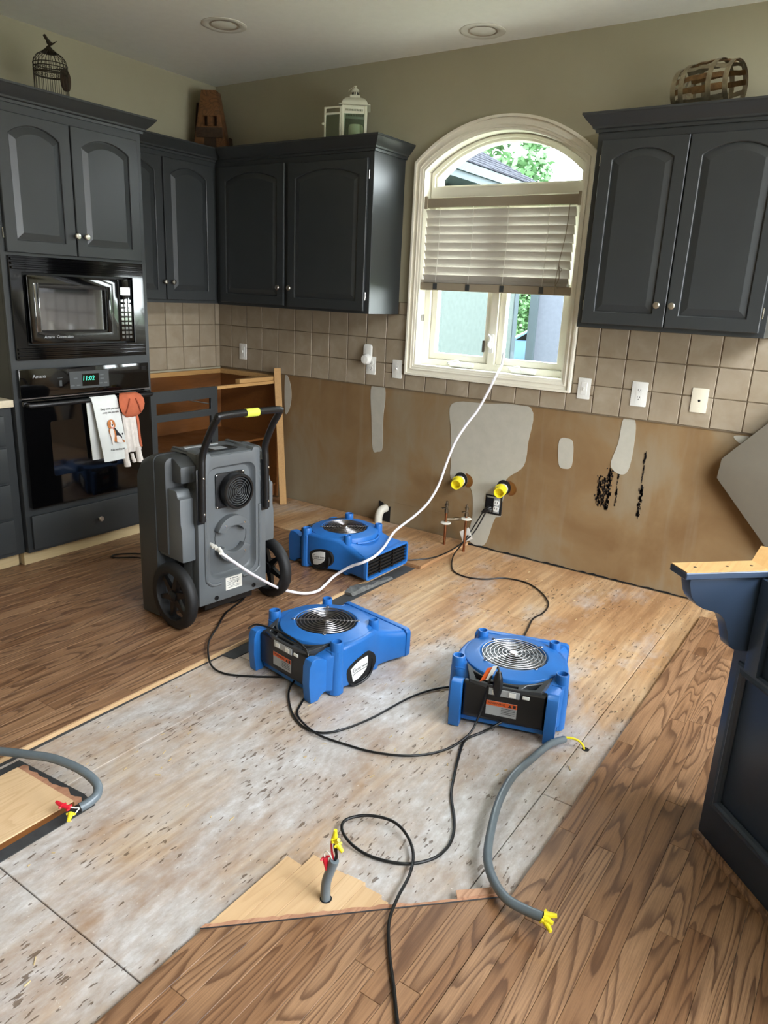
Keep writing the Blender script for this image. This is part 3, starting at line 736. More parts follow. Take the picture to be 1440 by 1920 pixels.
dogp('printed_body', 'dogblk', [(.0, .012), (.012, .018), (.03, -.01), (.046, -.035), (.04, -.05), (.015, -.045), (.0, -.02)], 0)
dogp('printed_haunch', 'dogwht', [(.012, -.028), (.03, -.03), (.045, -.05), (.052, -.066), (.02, -.068), (.005, -.05)], .0006)
dogp('printed_tail', 'dogtan', [(.045, -.05), (.06, -.063), (.055, -.07), (.046, -.063)], .0006)
dogp('printed_side', 'dogtan', [(-.026, .014), (.004, .014), (.012, -.02), (.008, -.06), (-.004, -.058), (-.02, -.04), (-.027, -.015)], .0009)
dogp('printed_chest', 'dogwht', [(-.018, .014), (-.002, .012), (.001, -.02), (-.006, -.045), (-.012, -.068), (-.022, -.07), (-.022, -.04), (-.024, -.012)], .0015)
dogp('printed_ears', 'dogtan', [(-.028, .05), (-.014, .064), (.004, .064), (.016, .05), (.016, .026), (.006, .018), (-.016, .016), (-.029, .026)], .002)
dogp('printed_muzzle', 'dogwht', [(-.008, .058), (-.002, .058), (.0, .04), (.006, .03), (-.002, .02), (-.010, .022), (-.012, .034), (-.008, .045)], .003)
dogp('printed_nose', 'dogblk', [(-.007, .038), (.001, .038), (-.001, .030), (-.005, .030)], .004)
dogp('printed_tongue', 'pink', [(-.007, .024), (.001, .024), (-.002, .016), (-.006, .016)], .004)
dogp('printed_paw_mark', 'dogblk', [(.05, -.018), (.056, -.016), (.056, -.024), (.050, -.026)], .001)
# dog-shaped hand towel beside it
mt_ = thing('dog_shaped_hand_towel', 'hanging hand towel with terracotta head and white plush dog legs', 'towel', (.72, -1.38, .5))
b = MB(M); secs = []
for v, hw, w_ in ((.770, .012, .088), (.775, .032, .1), (.79, .055, .108), (.815, .075, .114), (.845, .084, .114), (.875, .082, .11), (.897, .07, .098), (.908, .055, .08), (.902, .05, .066)):
    secs.append([(-1.378+hw*cos(2*pi*i/16)+.03*(.84-v), v+.003*sin(2*pi*i/16), w_+.008*sin(2*pi*i/16)) for i in range(16)])
b.loft(secs); hd = b.build('head', 'terra', mt_, angle=60)
for sgn in (-1, 1):
    b = MB(M); b.tube([(-1.378+sgn*.02, .88, .12), (-1.378+sgn*.035, .84, .125), (-1.378+sgn*.05, .80, .121)], .004, 6, 4); b.build('ear_seam', 'seam', hd)
b = MB(M); secs = []
for v, u0, u1, w_ in ((.80, -1.435, -1.335, .094), (.72, -1.43, -1.335, .098), (.64, -1.425, -1.325, .1), (.585, -1.42, -1.315, .1), (.575, -1.418, -1.318, .098)):
    secs.append([(u0+(u1-u0)*i/9, v, w_+.006*sin(i*1.9)) for i in range(10)]+[(u0+(u1-u0)*i/9, v, w_-.010+.004*sin(i*1.9)) for i in reversed(range(10))])
b.loft(secs); b.build('body_cloth', 'pawwhite', mt_, angle=60)
b = MB(M); b.prism(blob([(-1.35, .79), (-1.333, .76), (-1.327, .66), (-1.318, .60), (-1.335, .615), (-1.342, .70)]), .104, .1075); b.build('brown_patch', 'terra', mt_, flat=True)
for u, v0, v1, r_ in ((-1.425, .60, .495, .018), (-1.337, .60, .508, .0185), (-1.378, .565, .512, .011)):
    b = MB(M); b.tube([(u-.006, v0, .096), (u-.002, (v0+v1)/2, .098), (u+.004, v1+.012, .099), (u+.005, v1, .099)], lambda t, r_=r_: r_*(.85+.25*t) if t < .95 else r_*.6, 10, 4); b.build('leg', 'pawwhite', mt_)

# left drawer base with its counter
db = thing('drawer_cabinet', 'slate drawer base cabinet with four drawers left of the oven', 'cabinet', (.3, -2.4, 0))
M6 = frame_x(.60)
b = MB(M6); b.prism(rect(-2.9, -1.995, .1, .876), -.58, 0); b.build('carcass', 'cab', db)
for v0, v1 in ((.685, .835), (.497, .672), (.308, .484), (.122, .295)):
    b = MB(M6); b.prism(rect(-2.86, -2.045, v0, v1), .001, .02); d_ = b.build('drawer', 'cab', db, bevel=.006); knob(d_, M6 @ Matrix.Translation((-2.45, (v0+v1)/2, .02)))
b = MB(); b.box(.02, .54, -2.9, -1.998, .019, .1); b.build('toe_board', 'toek', db)
b = MB(); b.box(.0, .628, -2.9, -1.993, .8765, .912); tag(b.build('countertop', 'counter', bevel=.003), 'cream countertop end on the drawer cabinet left of the oven', 'countertop')

# upper cabinet on the left wall
u1c = thing('wall_cabinet', 'slate wall cabinet between the oven cabinet and the corner', 'cabinet', (.16, -.75, 1.385), group='slate upper wall cabinets')
M = frame_x(.33)
b = MB(M); b.prism(rect(-1.153, -.002, 1.385, 2.336), -.328, -.001); b.build('carcass', 'cab', u1c, bevel=.001, seg=1)
door(u1c, M, -1.14, -.782, 1.405, 2.232, (-.797, 1.512), 0)
door(u1c, M, -.772, -.372, 1.405, 2.232, (-.735, 1.512), 1)
crown(u1c, [(.331, -1.153), (.331, -.3335)], 2.262)
# upper cabinet on the back wall
u2c = thing('wall_cabinet', 'slate wall cabinet left of the arched window', 'cabinet', (.95, -.16, 1.385), group='slate upper wall cabinets')
M = frame_y(-.33)
b = MB(M); b.prism(rect(.334, 1.592, 1.382, 2.336), -.320, 0); b.build('carcass', 'cab', u2c, bevel=.001, seg=1)
door(u2c, M, .378, .940, 1.400, 2.232, (.908, 1.508), -1)
door(u2c, M, .972, 1.562, 1.396, 2.226, (1.002, 1.508), 1)
crown(u2c, [(.40, -.331), (1.593, -.331), (1.593, -.011)], 2.262)
u3c = thing('wall_cabinet', 'slate wall cabinet right of the arched window', 'cabinet', (3.29, -.16, 1.388), group='slate upper wall cabinets')
b = MB(M); b.prism(rect(2.865, 3.716, 1.388, 2.336), -.320, 0); b.build('carcass', 'cab', u3c, bevel=.001, seg=1)
door(u3c, M, 2.894, 3.285, 1.408, 2.228, (3.248, 1.507), -1)
door(u3c, M, 3.290, 3.692, 1.408, 2.228, (3.316, 1.507), 1)
crown(u3c, [(2.864, -.011), (2.864, -.331), (3.717, -.331), (3.717, -.011)], 2.262)

# stripped corner base cabinet
bc = thing('base_cabinet', 'stripped corner base cabinet with open face frame and raw wood interior', 'cabinet', (.3, -.58, 0))
M = frame_x(.61)
b = MB(M); b.prism(rect(-1.153, -.612, .1, .876), -.02, 0, [rect(-1.105, -.668, .735, .805), rect(-1.105, -.668, .155, .692)]); b.build('face_frame', 'cab', bc, bevel=.001, seg=1)
b = MB(); b.box(.011, .03, -1.15, -.013, .02, .90); b.box(.03, .59, -1.153, -1.137, .02, .872); b.box(.03, .60, -.03, -.013, .02, .90); b.build('lining_panel', 'inside', bc)
b = MB(); b.box(.03, .585, -1.137, -.03, .1, .115); b.build('bottom_panel', 'inside', bc)
b = MB(); b.box(.03, .55, -1.137, -.03, .45, .466); b.build('shelf', 'inside', bc)
b = MB(); b.box(.56, .585, -.62, -.60, .115, .872); b.build('partition', 'inside', bc)
b = MB(); b.box(.585, .61, -.61, -.013, .856, .876); b.build('top_rail', 'maple', bc)
b = MB(); b.box(.56, .602, -.40, -.02, .877, .905); b.build('loose_block', 'maple', bc, bevel=.002)
b = MB(); b.box(.011, .035, -1.15, -.03, .876, .906); b.build('ledger_strip', 'maple', bc)
b = MB(); b.box(.036, .60, -.036, -.011, .876, .908); b.build('ledger_strip', 'maple', bc)
b = MB(); b.tube([(.605, -.66, .765), (.03, -.66, .765)], .004, 6); b.build('drawer_runner', 'silver', bc)
b = MB(); b.box(.03, .57, -1.15, -.03, .02, .1); b.build('toe_board', 'inside', bc)
# wood strip leaning in front of the wall
ws = MB(); a0 = Vector((.79, -.168, .02)); a1 = Vector((.615, -.045, .962)); d = (a1-a0).normalized(); sd = Vector((.75, .66, 0)); sd = (sd-d*sd.dot(d)).normalized(); nn = d.cross(sd)
ws.loft([[tuple(p+sd*su*.024+nn*sn*.009) for su, sn in ((-1, -1), (1, -1), (1, 1), (-1, 1))] for p in (a0, a1)])
tag(ws.build('wood_strip', 'maple', bevel=.0015, seg=1), 'narrow raw wood strip leaning at the open corner base cabinet', 'board')

# ------------------------------------------------------------------ peninsula on the right
pe = thing('peninsula_cabinet', 'navy peninsula cabinet with bare wood top edge and bracket', 'cabinet', (4.5, -1.8, .019))
S0 = Vector((4.0, -1.95, 0)); K = .70711
poly = [(4.0, -1.95), (4.64, -2.59), (5.03, -2.20), (4.62, -1.79), (4.0, -1.79)]
b = MB(); b.prism(poly, .02, .858); b.build('carcass', 'navy', pe, bevel=.001, seg=1)
b = MB(); b.prism(poly, .8585, .876, [[(4.13, -1.99), (4.639, -2.499), (4.94, -2.199), (4.60, -1.86), (4.13, -1.86)]]); b.build('top_edge', 'maple', pe)
MF = Matrix(((K, 0, -K, 4.0), (-K, 0, -K, -1.95), (0, 1, 0, 0), (0, 0, 0, 1)))   # u along the 45 degree face, v=z, w=outward
def mould(u0, u1, v0, v1):
    b = MB(MF); prs = [(0, .001), (0, .008), (.006, .013), (.014, .012), (.022, .017), (.03, .012), (.034, .004), (.034, .001)]
    b.loft([[(u, v, h) for u, v in rect(u0+e, u1-e, v0+e, v1-e)] for e, h in prs], cap=False); return b.build('panel_moulding', 'navy', pe, angle=25)
mould(.035, .85, .15, .605)
b = MB(MF); b.prism(rect(.07, .118, .60, .856), .001, .018); b.build('bracket_plate', 'navy', pe, bevel=.003)
b = MB(MF); b.loft([[(u, v, w_) for v, w_ in ((.0195, .001), (.0195, .017), (.028, .015), (.035, .009), (.037, .001))] for u in (-.005, .9)]); b.build('shoe_moulding', 'oak', pe)
# bracket (profile t outward, z) extruded along the face
cp_ = [(0.0, .856), (.212, .856), (.212, .842), (.204, .815), (.196, .80), (.180, .783), (.16, .772), (.134, .765), (.112, .756), (.097, .742), (.088, .725), (.078, .70), (.073, .68), (.066, .664), (.055, .655), (.03, .648), (0.0, .645)]
MC = Matrix(((-K, 0, K, 4.0), (-K, 0, -K, -1.95), (0, 1, 0, 0), (0, 0, 0, 1)))    # u=outward t, v=z, w=along face
b = MB(MC); b.prism(cp_, .022, .062); b.build('bracket', 'navy', pe, bevel=.003)
b = MB(MC); b.prism(rect(.0, .235, .8585, .876), .002, .075); b.build('bracket_top', 'navy', pe, bevel=.002, seg=1)
b = MB(MC); b.prism(rect(.002, .233, .8765, .8785), .004, .073); bt = b.build('raw_top', 'maple', pe)
for t_ in (.03, .10, .19):
    b = MB(MC @ Matrix.Translation((t_, .8787, .04)) @ Matrix.Rotation(radians(-90), 4, 'X')); b.lathe([(.004, 0), (.004, .0006), (.0005, .0004)], 10); b.build('screw_hole', 'barnd', bt)

# beige clipped-corner board standing against the back wall
b = MB(frame_y(-.045)); b.prism([(3.585, .69), (3.592, .79), (4.12, 1.40), (4.25, 1.42), (4.85, .80), (4.86, .68), (4.30, .022), (4.19, .022)], 0, .022)
tag(b.build('clipped_board', 'greyboard', bevel=.003), 'beige clipped-corner board leaning on the bare wall behind the peninsula', 'board')

# ================================================================== OUTLETS, SWITCHES, PIPES
def plate_at(name, label, cat, u, v, kind, mat='white', w_=.070, h_=.114):
    t = thing(name, label, cat, (u, -.0096, v))
    b = MB(FY); b.prism(rrect(u-w_/2, u+w_/2, v-h_/2, v+h_/2, .004), .0096, .0145); pl = b.build('wall_plate', mat, t, bevel=.0025)
    T = FY @ Matrix.Translation((u, v, .0146))
    if kind in ('toggle', 'rocker'):
        b = MB(T)
        if kind == 'rocker': b.prism(rect(-.017, .017, -.034, .034), 0, .003)
        else: b.prism(rect(-.011, .011, -.024, .024), 0, .0012)
        r_ = b.build('switch_bezel', mat, t, bevel=.001, seg=1)
        b = MB(T); b.loft([[(-.004, -.006, .001), (.004, -.006, .001), (.004, .006, .001), (-.004, .006, .001)], [(-.003, .004, .012), (.003, .004, .012), (.003, .009, .011), (-.003, .009, .011)]]) if kind == 'toggle' else b.prism(rect(-.003, .003, -.008, .008), .003, .009)
        b.build('toggle', mat, t)
    if kind == 'duplex':
        for dv in (.019, -.019):
            b = MB(T); b.prism(rrect(-.0165, .0165, dv-.0145, dv+.0145, .010), 0, .002); f = b.build('receptacle_face', mat, t)
            b = MB(T); b.prism(rect(-.0075, -.005, dv-.002, dv+.008), .002, .0024); b.prism(rect(.005, .0075, dv-.001, dv+.007), .002, .0024); b.prism(circ(0, dv-.0075, .0025, 8), .002, .0024); b.build('socket_slot', 'dark', f)
    if kind == 'phone':
        b = MB(T); b.prism([(-.006, .004), (.006, .004), (.006, -.003), (.003, -.007), (-.003, -.007), (-.006, -.003)], 0, .0006); b.build('jack', 'dark', t)
    if kind != 'phone' or True:
        for dv in ((.041, -.041) if kind != 'duplex' else (0,)):
            b = MB(T); b.lathe([(.003, 0), (.003, .0008), (.0005, .001)], 8, (0, dv, 0)); b.build('screw', mat, t)
    return t
plate_at('light_switch', 'white switch plate on the tile beside the stripped corner cabinet', 'switch', .25, 1.048, 'rocker')
t = plate_at('wall_outlet', 'white outlet holding a plug-in night light under the wall cabinet', 'outlet', 1.402, 1.05, 'duplex')
t = thing('night_light', 'white oval plug-in night light above the outlet left of the window', 'night light', (1.385, -.02, 1.10))
b = MB(FY); b.prism(rrect(1.352, 1.412, 1.085, 1.185, .02), .017, .035); b.build('body', 'white', t, bevel=.006)
b = MB(FY @ Matrix.Translation((1.385, 1.09, .036))); b.lathe([(.034, 0), (.034, .02), (.026, .032), (.001, .036)], 20); b.build('cover', 'white', t)
plate_at('light_switch', 'white toggle switch plate against the left side of the window casing', 'switch', 1.605, 1.045, 'toggle')
plate_at('light_switch', 'white switch plate against the right side of the window casing', 'switch', 2.833, 1.053, 'rocker')
t = plate_at('wall_outlet', 'white duplex outlet on the tile under the right wall cabinet', 'outlet', 3.132, 1.055, 'duplex', w_=.082, h_=.128)
plate_at('phone_jack', 'ivory phone jack plate on the tile under the right wall cabinet', 'wall plate', 3.433, 1.056, 'phone', 'ivory', .078, .122)

# torn-open junction box with the live outlet
jb = thing('junction_box', 'open black junction box with a bare white outlet low on the wall', 'outlet', (2.352, -.01, .29))
b = MB(FY); b.prism(rect(2.298, 2.408, .232, .352), .0005, .007, [rect(2.306, 2.40, .242, .344)]); b.prism(rect(2.305, 2.401, .241, .345), .0005, .002); b.build('box', 'dark', jb)
b = MB(FY); b.prism([(2.30, .236), (2.41, .236), (2.405, .225), (2.37, .214), (2.33, .22)], .0012, .003); b.build('torn_edge', 'mud', jb, flat=True)
b = MB(FY); b.prism(rect(2.357, 2.393, .245, .335), .006, .011); b.build('strap', 'silver', jb)
for dv in (.309, .271):
    b = MB(FY); b.prism(rrect(2.358, 2.392, dv-.016, dv+.016, .011), .011, .015); f = b.build('receptacle_face', 'white', jb)
    b = MB(FY); b.prism(rect(2.366, 2.369, dv-.003, dv+.008), .0151, .0156); b.prism(rect(2.381, 2.384, dv-.003, dv+.008), .0151, .0156); b.build('socket_slot', 'dark', f)
b = MB(FY); b.prism(rect(2.304, 2.352, .236, .334), .006, .010); b.build('second_receptacle', 'blackp', jb)

def pipe_stub(x, y, z1, dz, label, nm='supply_pipe'):
    t = thing(nm, label, 'pipe', (x, y, 0.0))
    b = MB(); b.lathe([(.008, 0.02 if x < 2.2 else .0), (.008, z1-.055)], 12, (x, y, 0)); b.build('tube', 'copper', t)
    b = MB(); b.lathe([(.009, 0), (.032, .002), (.034, .006), (.030, .010), (.009, .013)], 22, (x, y, dz)); b.build('escutcheon', 'pvc', t)
    b = MB(); b.lathe([(.0095, z1-.075), (.0125, z1-.073), (.0125, z1-.05), (.009, z1-.048), (.009, z1-.03), (.013, z1-.029), (.013, z1-.018), (.007, z1-.016), (.007, z1)], 10, (x, y, 0)); v = b.build('valve', 'brass', t)
    b = MB(); b.tube([(x-.002, y-.012, z1-.04), (x-.004, y-.03, z1-.04)], .005, 8); b.lathe([(.004, 0), (.014, .001), (.014, .005), (.004, .006)], 10, (x-.004, y-.03, z1-.043)); b.build('valve_handle', 'brass', v)
    return t
t = pipe_stub(2.112, -.155, .30, .155, 'copper supply pipe with white collar nearer the rear fan')
b = MB(); b.tube([(2.112, -.155, .185), (2.15, -.12, .185)], .0075, 8); b.tube([(2.15, -.12, .185), (2.172, -.10, .185)], .011, 8); b.tube([(2.172, -.10, .185), (2.185, -.088, .185)], .006, 8)
b.build('side_branch', 'brass', t)
pipe_stub(2.243, -.14, .30, .205, 'copper supply pipe with white collar just behind the black cords')
def capped(x, z, r_, label):
    t = thing('capped_drain', label, 'drain', (x, -.03, z))
    b = MB(FY @ Matrix.Translation((x, z, 0))); b.prism(circ(.0, .004, .046, 28), .0004, .0032); b.build('wall_hole', 'dark', t)
    b = MB(FY @ Matrix.Translation((x, z, 0))); b.lathe([(.03, .0033), (.03, .022), (.034, .023), (.034, .035)], 24, (0, -.003, 0)); b.build('pipe_end', 'pvc', t)
    Mx = FY @ Matrix.Translation((x-.003, z-.004, .03)) @ Matrix.Rotation(radians(14), 4, 'Y') @ Matrix.Rotation(radians(8), 4, 'X')
    b = MB(Mx); b.lathe([(.032, .002), (.038, .004), (.038, .012), (.033, .013), (.031, .06), (.027, .06), (.026, .02), (.001, .019)], 24); b.prism(rect(-.012, .012, -.044, -.03), .004, .008); b.build('cap', 'yellow', t)
    b = MB(FY @ Matrix.Translation((x, z, 0))); b.prism(blob([(.03, .05), (.07, .035), (.085, .0), (.07, -.03), (.04, -.035), (.048, .01)]), .0022, .0028); b.build('stain', 'inside', t, flat=True)
capped(2.115, .405, .03, 'yellow-capped drain pipe in the wall above the copper pipes')
capped(2.408, .408, .03, 'yellow-capped drain pipe in the wall above the junction box')
t = thing('drain_stub', 'white drain elbow coming out of a dark hole at the wall foot', 'pipe', (1.545, -.02, .06))
b = MB(FY); b.prism([(1.505, .02), (1.60, .02), (1.60, .13), (1.565, .125), (1.53, .15), (1.505, .155)], .0003, .0028); b.build('wall_hole', 'dark', t, flat=True)
b = MB(); b.tube([(1.563, -.004, .112), (1.560, -.028, .112), (1.552, -.05, .098), (1.545, -.058, .065), (1.543, -.058, .021)], .027, 16, 5); b.build('elbow', 'pvc', t)

# ================================================================== DEHUMIDIFIER
yaw = radians(-7)
dh = thing('dehumidifier', 'grey wheeled dehumidifier with black handle in front of the ovens', 'dehumidifier', (1.872, -1.722, .019), yaw)
MD = WM[dh.name]
# local: x = out of the rear panel, y = along its width (towards the back wall), z up
MXZ = MD @ Matrix(((1, 0, 0, 0), (0, 0, 1, 0), (0, 1, 0, 0), (0, 0, 0, 1)))     # u=x, v=z, w=y
HW = .272
b = MB(MD)
def dsec(x, hw, z0, z1, r_=.03, n=4):
    o = []
    for cy, cz, a in ((hw-r_, z1-r_, 0), (-hw+r_, z1-r_, 90), (-hw+.008, z0+.008, 180), (hw-.008, z0+.008, 270)):
        rr = r_ if a in (0, 90) else .008
        for i in range(n+1):
            t = radians(a+90*i/n); o.append((x, cy+rr*cos(t), cz+rr*sin(t)))
    return o
b.loft([dsec(-.338, HW-.02, .01, .50), dsec(-.345, HW-.004, .004, .60), dsec(-.335, HW, .0, .68), dsec(-.30, HW, .0, .735), dsec(-.235, HW, .005, .765), dsec(-.20, HW, .01, .768)])
b.build('front_housing', 'dgreyd', dh)
b = MB(MD); b.loft([dsec(-.2, HW-.004, .33, .765), dsec(-.12, HW-.006, .33, .765), dsec(-.115, HW-.03, .33, .755)]); b.build('middle_housing', 'dgreyd', dh)
# side flanks with stepped corners
for s_ in (-1, 1):
    b = MB(MXZ)
    pl = [(-.20, .315), (-.02, .315), (-.02, .46), (-.028, .49), (-.028, .60), (-.045, .605), (-.05, .625), (-.06, .635), (-.12, .635), (-.2, .60)]
    w0, w1 = (.19, .258) if s_ > 0 else (-.258, -.19)
    b.prism(pl, w0, w1); b.build('flank', 'dgrey', dh, bevel=.012, seg=2)
b = MB(MXZ); b.prism([(-.20, .66), (-.05, .66), (-.05, .735), (-.10, .765), (-.2, .768)], -.235, .235); b.build('shoulder', 'dgreyd', dh, bevel=.012)
# rear panel: outline with recess
outl = [(-.192, .095), (.192, .095), (.188, .60), (.158, .63), (.156, .782), (.14, .79), (.12, .79), (.112, .775), (-.112, .775), (-.12, .79), (-.14, .79), (-.156, .782), (-.158, .63), (-.188, .60)]
MR = MD @ Matrix(((0, 0, 1, 0), (1, 0, 0, 0), (0, 1, 0, 0), (0, 0, 0, 1)))       # u=y, v=z, w=x
rec = rrect(-.13, .13, .205, .725, .045)
b = MB(MR); b.prism(outl, -.05, 0, [rec]); b.prism(outl, -.12, -.05); b.build('rear_panel', 'dgrey', dh, bevel=.006)
b = MB(MR); b.loft([[(u*1.0, v, h) for u, v in rrect(-.13+e, .13-e, .205+e, .725-e, .045)] for e, h in ((-.001, -.001), (.006, -.02), (.012, -.028), (.014, -.029))], cap=False)
b.prism(rrect(-.118, .118, .217, .713, .04), -.032, -.029); b.build('rear_recess', 'dgrey', dh)
b = MB(MR); b.tube([(.152, .52, .0), (.152, .24, .0), (.142, .205, .0), (.115, .187, .0), (.05, .185, .0)], .008, 8, 3); b.tube([(-.152, .50, .0), (-.152, .24, .0), (-.142, .20, .0), (-.115, .18, .0), (-.075, .18, .0)], .008, 8, 3); b.build('raised_rib', 'dgrey', dh)
b = MB(MR); b.box(-.135, .135, .05, .095, -.10, -.04); b.build('underside', 'blackp', dh)
# top deck
b = MB(MD); b.loft([[(x_, y_, z_) for x_, y_, z_ in ((-.24, -.16, .768), (-.005, -.15, .772), (-.005, .15, .772), (-.24, .16, .768))], [(x_, y_, z_) for x_, y_, z_ in ((-.235, -.155, .780), (-.01, -.15, .778), (-.01, .15, .778), (-.235, .155, .780))]]); td = b.build('top_deck', 'dgrey', dh, bevel=.003)
b = MB(MD); b.loft([[(-.235, -.155, .78), (-.02, -.15, .778), (-.02, -.13, .778), (-.235, -.135, .78)], [(-.235, -.153, .788), (-.02, -.148, .786), (-.02, -.135, .786), (-.235, -.137, .788)]]); b.build('deck_rim', 'dgrey', dh, bevel=.004); b = MB(MD); b.loft([[(-.235, .135, .78), (-.02, .13, .778), (-.02, .15, .778), (-.235, .155, .78)], [(-.235, .137, .788), (-.02, .135, .786), (-.02, .148, .786), (-.235, .153, .788)]]); b.build('deck_rim', 'dgrey', dh, bevel=.004)
b = MB(MD); b.box(-.14, -.06, -.075, .075, .781, .785); kp = b.build('keypad', 'blackp', td, bevel=.001, seg=1)
b = MB(MD); b.box(-.125, -.075, -.04, .03, .7852, .7862); b.build('display', 'silver', td)
b = MB(MD); b.box(-.20, -.185, -.12, .06, .7805, .784); b.build('deck_groove', 'silver', td)
# exhaust fan guard
FCZ, FCY = .603, .012
b = MB(MR); b.prism(rrect(FCY-.088, FCY+.07, FCZ-.075, FCZ+.085, .012), -.0285, -.02); fp_ = b.build('fan_plate', 'blackp', dh, bevel=.002)
MFn = MR @ Matrix.Translation((FCY+.008, FCZ, -.02))
b = MB(MFn); b.lathe([(.082, 0), (.082, .04), (.078, .045), (.070, .045), (.068, .04), (.068, .006), (.001, .005)], 36); b.build('fan_duct', 'blackp', dh)
b = MB(MFn)
for k in range(1, 7): b.ring(.0105*k, .0019, 30, 5, (0, 0, .038))
for k in range(4):
    a = pi/4+k*pi/2; b.tube([(0, 0, .036), (.069*cos(a), .069*sin(a), .036)], .0015, 5)
b.build('fan_grille', 'dgreyd', dh)
for u, v in ((-.083+FCY, FCZ+.078), (.062+FCY, FCZ+.08), (-.083+FCY, FCZ-.068)):
    b = MB(MR @ Matrix.Translation((u, v, -.02))); b.lathe([(.0045, 0), (.0045, .002), (.001, .0035)], 8); b.build('screw', 'chrome', fp_)
# cord wrap hooks: two crescents with two screws each
for zc, s_ in ((.445, 1), (.315, -1)):
    pl = []
    for i in range(13):
        a = radians(20+140*i/12); pl.append((.004+.095*cos(a), zc-s_*.05+s_*.095*sin(a)))
    for i in range(13):
        a = radians(160-140*i/12); pl.append((.004+.058*cos(a), zc-s_*.05+s_*.048*sin(a)))
    b = MB(MR); b.prism(pl, -.029, .006); hk = b.build('cord_hook', 'dgrey', dh, bevel=.005)
    for u in (-.045, .058):
        b = MB(MR @ Matrix.Translation((u, zc+s_*(.004), .006))); b.lathe([(.006, 0), (.005, .003), (.001, .004)], 8); b.build('screw', 'chrome', hk)
b = MB(MR); b.ring(.088, .0016, 40, 5, (.006, .385, -.028)); b.build('seam_ring', 'dgreyd', dh)
# rating label with its small print
b = MB(MR); b.prism(rect(-.048, .045, .136, .198), .0005, .0015); lb = b.build('rating_label', 'tape', dh)
b = MB(MR)
for i, (u0, u1) in enumerate(((-.04, .03), (-.04, .036), (-.04, .012), (-.04, .0), (-.03, .035), (-.04, .03))): b.prism(rect(u0, u1, .178-i*.0065, .180-i*.0065), .0016, .0018)
b.prism(circ(-.022, .1885, .004, 8), .0016, .0018); b.prism(rect(-.014, .022, .187, .1905), .0016, .0018); b.prism(circ(.02, .166, .005, 8), .0016, .0018); b.build('small_print', 'dgrey', lb, flat=True)
for u, v in ((-.10, .115), (.115, .12)):
    b = MB(MR @ Matrix.Translation((u, v, 0.0))); b.lathe([(.011, .0), (.011, .003), (.006, .003), (.006, -.004), (.001, -.004)], 14); b.build('bolt_recess', 'blackp', dh)
# latch on the side
b = MB(MXZ); b.prism(rrect(-.16, -.135, .67, .70, .004), -.244, -.234); b.build('side_latch', 'silver', dh, bevel=.002)
b = MB(MXZ); b.prism(rrect(-.03, -.01, .70, .76, .006), .18, .20); b.build('side_clip', 'white', dh, bevel=.003)
# wheels
for s_ in (-1, 1):
    Mw = MD @ Matrix.Translation((-.072, s_*.27, .153)) @ Matrix.Rotation(radians(-90*s_), 4, 'X')
    b = MB(Mw); b.lathe([(.110, -.024), (.138, -.026), (.150, -.016), (.153, 0), (.150, .016), (.138, .026), (.110, .024), (.106, .012), (.106, -.012), (.110, -.024)], 40, cap=False); wh = b.build('wheel', 'rubber', dh, angle=50)
    b = MB(Mw)
    for k in range(6):
        a = 2*pi*k/6+.3; c_, s2 = cos(a), sin(a)
        b.add([(.02*c_-s2*q*.016, .02*s2+c_*q*.016, h) for h in (-.008, .012) for q in (-1, 1)]+[(.108*c_-s2*q*.009, .108*s2+c_*q*.009, h) for h in (-.008, .008) for q in (-1, 1)], [(0, 1, 5, 4), (2, 6, 7, 3), (0, 4, 6, 2), (1, 3, 7, 5), (4, 5, 7, 6), (0, 2, 3, 1)])
    b.build('spokes', 'blackp', wh)
    b = MB(Mw); b.lathe([(.001, .028), (.012, .028), (.020, .022), (.028, .018), (.028, -.02), (.001, -.02)], 18); b.build('hub', 'blackp', wh)
b = MB(MD); b.tube([(-.072, -.24, .153), (-.072, .24, .153)], .011, 10); b.box(-.11, -.05, -.19, .19, .10, .14); b.build('axle', 'blackp', dh)
# handle
HY = .178
hp = [(.018, -HY, .50), (.018, -HY+.004, .72), (.022, -HY+.008, .80), (.075, -HY+.010, .90), (.118, -HY+.012, .958), (.128, -HY+.04, .975), (.128, HY-.04, .975), (.118, HY-.012, .958), (.075, HY-.010, .90), (.022, HY-.008, .80), (.018, HY-.004, .72), (.018, HY, .50)]
b = MB(MD); b.tube(hp, .0155, 12, 5); b.build('handle', 'blackp', dh)
b = MB(MD); b.tube([(.128, -.028, .975), (.128, .04, .975)], .0185, 16); b.build('grip', 'lime', dh, bevel=.001, seg=1)
for s_ in (-1, 1):
    b = MB(MR); b.prism(rect(s_*HY-.02, s_*HY+.02, .485, .73), .001, .010); mp_ = b.build('handle_strap', 'blackp', dh, bevel=.003)
    for v in (.535, .695):
        b = MB(MR @ Matrix.Translation((s_*HY, v, .0335))); b.lathe([(.006, 0), (.005, .003), (.001, .004)], 8); b.build('screw', 'chrome', mp_)
b = MB(MD); b.tube([(-.02, -.115, .372), (.012, -.116, .370), (.03, -.116, .366)], .010, 10); b.lathe([(.013, -.006), (.013, .006)], 10, (.012, -.116, .37)); b.build('hose_barb', 'tape', dh)

